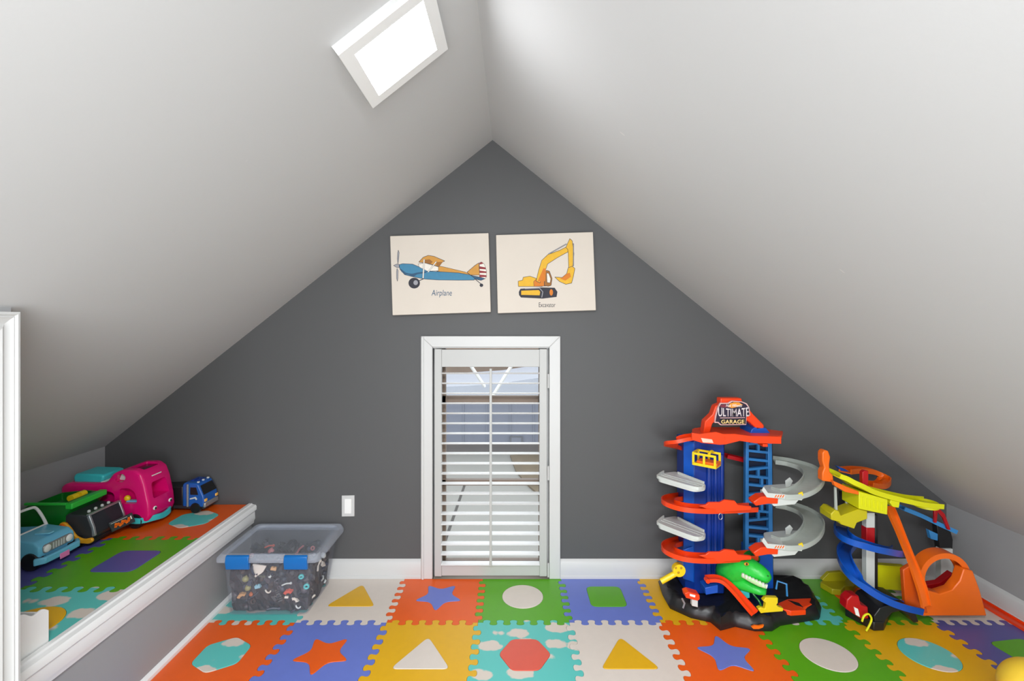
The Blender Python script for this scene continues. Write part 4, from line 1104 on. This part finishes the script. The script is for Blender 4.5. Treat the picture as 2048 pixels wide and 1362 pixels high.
# repeated levels: grey ramp, red loop, frosted curve, red connector
DZ = 0.2175
for lev in (0, 1):
    dz = -DZ*lev
    z0 = 0.600 + dz
    op = [(.684,2.235),(.690,2.270),(.730,2.325),(.800,2.350),(.835,2.295),(.874,2.163),(.850,2.115),(.797,2.100)]
    rp = MB().prism(rounded(op, 0.02), 'z', z0 - 0.020, z0 - 0.006).build('parking_ramp', P_GREY, g, bevel=0.002)
    path = [(.840,2.112,z0-0.008),(.797,2.102,z0-0.008),(.690,2.235,z0-0.008),(.695,2.275,z0-0.008),(.735,2.325,z0-0.008)]
    MB().sweep(smooth_path(path,4), [(-.0025,0),(.0025,0),(.0025,.014),(-.0025,.014)]).build('ramp_rail', P_GREY, rp)
    MB().sweep([(.868,2.170,z0-0.008),(.800,2.315,z0-0.008)], [(-.0025,0),(.0025,0),(.0025,.012),(-.0025,.012)]).build('ramp_rail', P_GREY, rp)
    for q in (0.33, 0.66):
        A_, B_ = Vector((.720,2.300,z0-0.006)), Vector((.850,2.140,z0-0.006)); o_ = Vector((-.05,-.04,0))*(q-0.5)
        MB().sweep([A_+o_, B_+o_], [(-.0015,0),(.0015,0),(.0015,.003),(-.0015,.003)]).build('ramp_ridge', P_GREY, rp)
    d1 = 0
    lp = TR([(1506,1014,2.19),(1460,1016,2.15),(1410,1017,2.125),(1370,1014,2.13),(1342,1006,2.18),(1336,999,2.25),(1350,994,2.33),(1385,990,2.40)], 0.060, 'loop_track', P_RED, rail=0.016, shift=dz - 0.012)
    br = [(1398,1012),(1412,1010),(1418,1005),(1440,1005),(1450,1000),(1470,1002),(1476,1010),(1503,1013),(1503,1020),(1450,1024),(1442,1028),(1430,1024)]
    MB().prism([(x, z + dz) for x, z in pxo(br, 2.10)], 'y', 2.10, 2.112).build('loop_bracket', P_RED, lp, bevel=0.002)
    cv = TR([(1532,985,2.15),(1560,992,2.10),(1592,990,2.09),(1618,976,2.13),(1628,957,2.22),(1614,940,2.32),(1580,929,2.40),(1548,924,2.43)], 0.085, 'frosted_curve', FROST, rail=0.016, shift=dz)
    pp = [px(*p) for p in ((1526,984,2.22),(1532,990,2.10),(1560,996,2.06),(1606,992,2.06),(1612,970,2.16),(1600,958,2.24),(1570,960,2.24))]
    zz = px(1560,985,2.12).z + dz
    MB().prism(rounded([(p.x, p.y) for p in pp], 0.02), 'z', zz - 0.012, zz - 0.002).build('parking_plate', P_GREY, cv, bevel=0.002)
    MB().prism([(x, z + dz) for x, z in pxo([(1524,981),(1534,995),(1604,1001),(1606,992),(1536,986),(1528,974)], 2.055)], 'y', 2.055, 2.061).build('parking_rim', P_GREY, cv, bevel=0.001)
    for k_ in range(4):
        xq = 1549 + 5*k_
        MB().prism([(x, z + dz) for x, z in pxo([(xq+3,990),(xq+5,990),(xq+2,995),(xq,995)], 2.054)], 'y', 2.0535, 2.055).build('rim_stripe', P_ORANGE, cv)
    MB().prism([(x, z + dz) for x, z in pxo([(1571,962),(1580,955),(1586,962),(1578,978),(1572,976)], 2.20)], 'y', 2.20, 2.205).build('divider', P_GREY, cv, bevel=0.001)
    MB().prism([(x, z + dz) for x, z in pxo([(1596,986),(1604,983),(1606,990),(1598,993)], 2.05)], 'y', 2.047, 2.051).build('parking_mark', P_YELLOW, cv)
    MB().prism([(x, z + dz) for x, z in pxo([(1507,1004),(1522,994),(1546,992),(1557,998),(1556,1008),(1536,1008),(1512,1012)], 2.06)], 'y', 2.06, 2.11).build('red_connector', P_RED, g, bevel=0.003)
    MB().prism([(x, z + dz) for x, z in pxo([(1556,998),(1598,1000),(1590,1009),(1548,1013),(1544,1008)], 2.062)], 'y', 2.062, 2.13).build('grey_bracket', P_GREY, g, bevel=0.002)
PO([(1470,1020),(1496,1014),(1500,1024),(1478,1030)], 2.20, 2.24, 'blue_arm', P_SKY, bevel=0.002)
MB().tube([px(1441 + 4*math.cos(a), 1033 + 6*math.sin(a), 2.10) for a in [2*math.pi*i/14 for i in range(14)]], 0.0015, 6, True).build('wire_hook', P_SILVER, g)
# dinosaur head
DG = mat('dino_green', (38, 196, 62), 0.35, 0.18, 60, 0.3, 140)
dn = bpy.data.objects.new('dinosaur_head', None); COL.objects.link(dn); dn.parent = g
def blob(stations, name, m, par, n=16):
    """organic loft: (px, py, depth, half height, half width)"""
    P = [px(a_, b_, d_) for a_, b_, d_, _, _ in stations]; rings = []
    for i_, (p, st) in enumerate(zip(P, stations)):
        t_ = (P[min(i_+1, len(P)-1)] - P[max(i_-1, 0)]).normalized()
        sd = t_.cross(Vector((0,0,1))).normalized(); u_ = sd.cross(t_)
        rings.append([p + sd*st[4]*math.cos(2*math.pi*k_/n) + u_*st[3]*math.sin(2*math.pi*k_/n) for k_ in range(n)])
    return MB().loft(rings).build(name, m, par, angle=80)
blob([(1448,1150,2.26,.050,.045),(1458,1144,2.22,.062,.056),(1472,1138,2.18,.062,.058),(1488,1134,2.15,.052,.052),(1504,1139,2.12,.044,.044),(1520,1147,2.095,.037,.036),(1532,1155,2.08,.030,.030),(1538,1160,2.075,.018,.018)], 'skull', DG, dn)
blob([(1462,1160,2.20,.032,.040),(1480,1164,2.16,.032,.040),(1500,1172,2.125,.026,.034),(1520,1180,2.095,.020,.028),(1532,1184,2.08,.012,.018)], 'lower_jaw', DG, dn)
blob([(1476,1120,2.20,.014,.02),(1490,1122,2.15,.013,.016),(1504,1128,2.13,.008,.010)], 'brow_ridge', DG, dn)
blob([(1484,1112,2.24,.018,.03),(1500,1112,2.20,.024,.03),(1516,1122,2.17,.016,.02)], 'crest', P_DGREEN, dn)
blob([(1484,1150,2.112,.010,.006),(1500,1159,2.080,.011,.006),(1518,1168,2.055,.011,.006),(1533,1174,2.042,.008,.005)], 'gum', mat('gum_pale', (190, 226, 170), 0.4), dn)
for i in range(8):
    t_ = i/7; xq, yq, dq = 1486 + 47*t_, 1147 + 22*t_, 2.098 - 0.064*t_
    MB().lathe([(.0055,0),(.0036,-.010),(.0004,-.019)], px(xq, yq, dq), 'z', 7).build('tooth', P_WHITE, dn)
MB().ell(px(1493,1128,2.092), (.011,.006,.007), 10, 6).build('eye', mat('eye_amber', (220, 150, 40), 0.2), dn)
MB().ell(px(1493.5,1128.3,2.085), (.004,.003,.005), 8, 6).build('pupil', P_BLACK, dn)
MB().ell(px(1536,1152,2.055), (.004,.003,.003), 8, 5).build('nostril', P_DGREEN, dn)
TR([(1412,1161,2.16),(1432,1160,2.15),(1448,1166,2.14),(1465,1181,2.12),(1485,1203,2.09),(1508,1229,2.05)], 0.042, 'exit_ramp', P_RED, rail=0.010)
MB().lathe([(.010,-.012),(.010,.012)], px(1414,1160,2.14), 'y', 12).build('ramp_pivot', P_RED, g)
# small base fittings
lv = MB().tube([px(1322,1163,2.18), px(1352,1146,2.18)], 0.013, 12).build('lever', P_YELLOW, g)
MB().lathe([(.004,-.012),(.028,-.012),(.028,.012),(.004,.012)], px(1357,1139,2.18), 'y', 20).build('lever_wheel', P_YELLOW, lv)
for a_ in (0.5, 2.6, 4.7):
    MB().ell(px(1357,1139,2.168) + Vector((.014*math.cos(a_), 0, .014*math.sin(a_))), (.006,.003,.006), 8, 5).build('lever_hole', mat('lever_shade', (180, 140, 20), 0.5), lv)
pm_ = PO([(1384,1197),(1396,1200),(1396,1215),(1384,1212)], 2.10, 2.12, 'pump_post', P_GREY)
PO([(1370,1187),(1378,1184),(1399,1190),(1400,1198),(1396,1202),(1372,1196)], 2.09, 2.13, 'pump_head', P_RED, pm_)
PO([(1380,1188),(1391,1191),(1390,1195),(1380,1192)], 2.087, 2.0905, 'pump_label', P_WHITE, pm_, 0)
MB().tube([px(1364,1197,2.08), px(1369,1207,2.08), px(1366,1216,2.08)], 0.004, 6).build('silver_clip', P_SILVER, g)
MB().tube([px(1552,1178,2.17), px(1555,1162,2.17), px(1573,1168,2.15), px(1574,1192,2.15)], 0.0045, 8).build('cyan_hoop', P_SKY, g)
PO([(1516,1218),(1522,1215),(1530,1218),(1532,1206),(1526,1202),(1532,1195),(1556,1196),(1556,1206),(1553,1210),(1557,1214),(1567,1217),(1566,1223),(1528,1226),(1522,1227)], 2.08, 2.10, 'yellow_barrier', P_YELLOW)
rf = [fl(x, y, 0.062) for x, y in ((1556,1206),(1575,1198),(1622,1196),(1618,1204),(1624,1208),(1600,1216),(1612,1220),(1582,1222),(1560,1216))]
MB().prism([(p.x, p.y) for p in rf], 'z', 0.040, 0.062).build('red_flame_pad', P_RED, g, bevel=0.002)
rk = [fl(x, y, 0.063) for x, y in ((1576,1200),(1598,1206),(1606,1214),(1592,1210))]
MB().prism([(p.x, p.y) for p in rk], 'z', 0.060, 0.0635).build('flame_groove', P_BLACK, g)
PO([(1410,1176),(1436,1170),(1436,1186),(1412,1190)], 2.14, 2.20, 'blue_step', P_BLUE)
PO([(1476,1172),(1498,1168),(1500,1196),(1490,1198)], 2.13, 2.15, 'teal_leaf', P_TEAL)
MB().tube(smooth_path([px(1502,1178,2.12), px(1508,1190,2.11), px(1518,1202,2.10), px(1522,1212,2.09)],4), .004, 6).build('vine', P_DGREEN, g)

# ---------------------------------------------------------------- yellow, blue and orange track set in the right corner
q = thing('toy_track_set', 'yellow, blue and orange toy track tower in the right corner', 'toy track', (1.70, 2.18, 0.0))
def QO(pts, Ya, Yb, name, m, parent=None, bevel=0.002): return PO(pts, Ya, Yb, name, m, parent or q, bevel)
def QT(pts, w, name, m, parent=None, rail=0.012, up=None):
    path = [px(*p) for p in smooth_path(pts, 6)]
    return MB().sweep(path, track_section(w, 0.005, rail), up or (0,0,1)).build(name, m, parent or q)
bs = QO([(1752,1260),(1748,1232),(1760,1216),(1790,1206),(1815,1210),(1832,1228),(1838,1244),(1828,1246),(1818,1232),(1802,1222),(1784,1226),(1772,1240),(1766,1260)], 2.062, 2.20, 'base_arch', P_BLACK, bevel=0.003)
p4 = [fl(x, y) for x, y in ((1690,1232),(1748,1263),(1768,1262),(1790,1215),(1715,1195))]
MB().prism([(p.x, p.y) for p in p4], 'z', 0.001, 0.040).build('base_plate', P_BLACK, bs, bevel=0.004)
QO([(1692,1218),(1694,1200),(1704,1191),(1718,1192),(1722,1210),(1736,1214),(1738,1238),(1722,1238)], 2.075, 2.12, 'red_launcher', P_DRED, bevel=0.004)
QO([(1708,1214),(1716,1218),(1720,1234),(1712,1230)], 2.072, 2.0755, 'launcher_label', P_WHITE, bevel=0)
MB().tube(smooth_path([px(1724,1243,2.05), px(1728,1232,2.05), px(1737,1228,2.05), px(1743,1238,2.05), px(1738,1252,2.05), px(1732,1262,2.045)],4), 0.004, 8).build('yellow_hook', P_LIME, q)
# post
for y0, y1, m in ((1026,1056,P_GREY),(1056,1092,P_DRED),(1088,1180,P_GREY)):
    QO([(1733,y0),(1750,y0),(1750,y1),(1733,y1)], 2.17 if m is not P_DRED else 2.166, 2.20, 'post_segment', m)
QO([(1734,1084),(1742,1084),(1742,1094),(1734,1094)], 2.163, 2.167, 'post_label', P_WHITE, bevel=0)
QO([(1750,1030),(1756,1030),(1756,1200),(1750,1200)], 2.18, 2.215, 'post_back', P_BLACK)
QO([(1755,1130),(1812,1134),(1810,1182),(1755,1178)], 2.28, 2.31, 'yellow_panel', P_LIME)
# top
top = QT([(1664,950,2.12),(1680,956,2.12),(1700,967,2.12),(1722,979,2.13),(1750,988,2.14),(1790,998,2.15),(1828,1006,2.16),(1866,1010,2.17)], 0.100, 'top_track', P_LIME, rail=0.016)
QO([(1718,983),(1776,999),(1775,1030),(1718,1018)], 2.09, 2.20, 'tower_box', P_LIME, top, 0.003)
for i in range(6):
    xq = 1725 + 8*i
    QO([(xq,994+2.1*i),(xq+3,995+2.1*i),(xq+3,1012+2.1*i),(xq,1011+2.1*i)], 2.087, 2.0905, 'box_rib', P_LIME, top, 0.0005)
QO([(1782,1000),(1800,1004),(1798,1016),(1786,1014),(1780,1006)], 2.10, 2.14, 'track_clip', P_LIME, top)
MB().lathe([(.046,0),(.046,.022),(.042,.022),(.042,.005),(.0,.005)], px(1852,1013,2.17), 'z', 22).build('track_end', P_LIME, top)
QO([(1667,962),(1690,972),(1718,983),(1718,990),(1690,984),(1670,972)], 2.08, 2.10, 'orange_rim', P_ORANGE, top)
QO([(1645,962),(1645,945),(1649,936),(1645,922),(1645,906),(1650,900.5),(1657,902),(1661,914),(1659,930),(1660,944),(1666,950),(1668,965)], 2.10, 2.135, 'orange_handle', P_ORANGE, top, 0.004)
oc = QT([(1690,946,2.30),(1715,944,2.36),(1745,948,2.40),(1768,962,2.38),(1760,974,2.32),(1735,972,2.28)], 0.055, 'orange_curve', P_ORANGE, rail=0.018)
QO([(1725,945),(1730,941),(1737,942),(1737,976),(1725,974)], 2.11, 2.13, 'red_pin', P_DRED, top)
QO([(1674,932),(1690,938),(1704,946),(1700,952),(1684,944)], 2.32, 2.34, 'blue_flap', P_BLUE)
QO([(1670,974),(1674,975),(1676,1024),(1671,1024)], 2.12, 2.13, 'clear_strut', FROST)
QO([(1676,980),(1716,992),(1716,1022),(1690,1030),(1677,1024)], 2.24, 2.25, 'dark_back', P_BLACK)
QO([(1692,990),(1697,992),(1699,1022),(1693,1024)], 2.18, 2.19, 'clear_strut', FROST)
QO([(1662,1028),(1670,1020),(1678,1022),(1682,1032),(1718,1018),(1735,1022),(1735,1038),(1714,1046),(1709,1058),(1682,1049),(1679,1044),(1663,1040)], 2.11, 2.19, 'lower_yellow_stage', mat('plastic_mustard', (198, 186, 22), 0.4), bevel=0.003)
# blue spiral
QT([(1684,1056,2.26),(1682,1068,2.18),(1696,1082,2.11),(1725,1094,2.08),(1760,1104,2.09),(1790,1110,2.16),(1798,1106,2.24)], 0.055, 'blue_spiral', P_BLUE, rail=0.022)
QT([(1700,1092,2.30),(1688,1108,2.22),(1692,1130,2.14),(1708,1158,2.09),(1730,1180,2.07),(1765,1202,2.06),(1800,1216,2.07),(1832,1224,2.10)], 0.055, 'blue_slide', P_BLUE, rail=0.022)
# orange drop and loop
dp = [px(*p) for p in smooth_path([(1776,1012,2.26),(1792,1050,2.22),(1810,1095,2.16),(1828,1140,2.10),(1842,1180,2.07),(1850,1212,2.06)], 5)]
MB().sweep(dp, [(-.024,0),(.024,0),(.024,.012),(.019,.012),(.019,.004),(-.019,.004),(-.019,.012),(-.024,.012)], (0.25,-1,0)).build('orange_drop', P_ORANGE, q)
QO([(1806,1140),(1822,1130),(1846,1190),(1856,1226),(1812,1222)], 2.10, 2.12, 'drop_support', mat('plastic_deep_orange', (206, 84, 16), 0.38), bevel=0.003)
lc = px(1880, 1152, 2.16)
lo = MB()
rings = []
for i in range(44):
    a = 2*math.pi*i/44; e_ = Vector((math.cos(a), 0, math.sin(a)))
    rings.append([lc + e_*r_ + Vector((0, d_, 0)) for r_, d_ in ((.116,-.028),(.116,.028),(.092,.028),(.092,.022),(.108,.022),(.108,-.022),(.092,-.022),(.092,-.028))])
m_ = 8; lo.add([p for r_ in rings for p in r_], [(k_*m_+i, k_*m_+(i+1) % m_, ((k_+1) % 44)*m_+(i+1) % m_, ((k_+1) % 44)*m_+i) for k_ in range(44) for i in range(m_)])
lp = lo.build('orange_loop', P_ORANGE, q)
QO([(1838,1172),(1852,1180),(1880,1188),(1905,1180),(1920,1162),(1928,1138),(1946,1142),(1960,1180),(1974,1232),(1842,1232)], 2.11, 2.155, 'loop_base', P_ORANGE, lp, 0.004)
QO([(1852,1170),(1880,1166),(1906,1146),(1914,1168),(1900,1192),(1878,1200),(1860,1192)], 2.205, 2.235, 'red_gate', P_DRED, lp)
# far arm
QT([(1800,1018,2.34),(1835,1032,2.34),(1868,1048,2.34),(1904,1064,2.34)], 0.05, 'light_blue_arm', P_SKY, rail=0.014)
QO([(1869,1018),(1876,1014),(1890,1028),(1902,1060),(1896,1060),(1886,1036),(1876,1024),(1874,1046),(1869,1046)], 2.30, 2.31, 'dark_red_fin', P_DRED)
QO([(1874,1050),(1902,1064),(1906,1080),(1905,1100),(1880,1100),(1876,1070)], 2.33, 2.36, 'black_counterweight', P_BLACK)
QO([(1882,1098),(1906,1098),(1906,1188),(1882,1188)], 2.32, 2.35, 'rear_post', P_GREY)
QO([(1858,1060),(1876,1068),(1876,1082),(1862,1078)], 2.33, 2.35, 'arm_clip', P_SKY)
st = [fl(x, y, 0.02) for x, y in ((1640,1168),(1652,1158),(1660,1150),(1680,1149),(1690,1158),(1716,1166),(1706,1176),(1690,1176),(1682,1184),(1664,1182))]
MB().prism([(p.x, p.y) for p in st], 'z', 0.001, 0.03).build('olive_foot', P_OLIVE, q, bevel=0.004)
QO([(1644,1160),(1658,1146),(1684,1144),(1696,1156),(1684,1168),(1662,1170)], 2.40, 2.42, 'olive_fin', P_OLIVE)
# loose red track lying by the right baseboard
t = MB().sweep([(2.212, 2.36, 0.0012), (2.214, 2.15, 0.0012), (2.216, 1.99, 0.0012)], track_section(0.05, 0.004, 0.008, 0.004)).build('loose_track', P_RED)
tag(t, 'red straight track piece lying along the right baseboard', 'toy track')
# yellow ball
b = MB()
b.ell((0,0,0), (0.095,0.095,0.095), 40, 24)
o = b.build('yellow_ball', mat('ball_yellow', (246, 206, 60), 0.45, 0.05))
o.location = (1.745, 1.600, 0.0957)
tag(o, 'yellow ball cut off by the bottom right corner of the picture', 'ball')
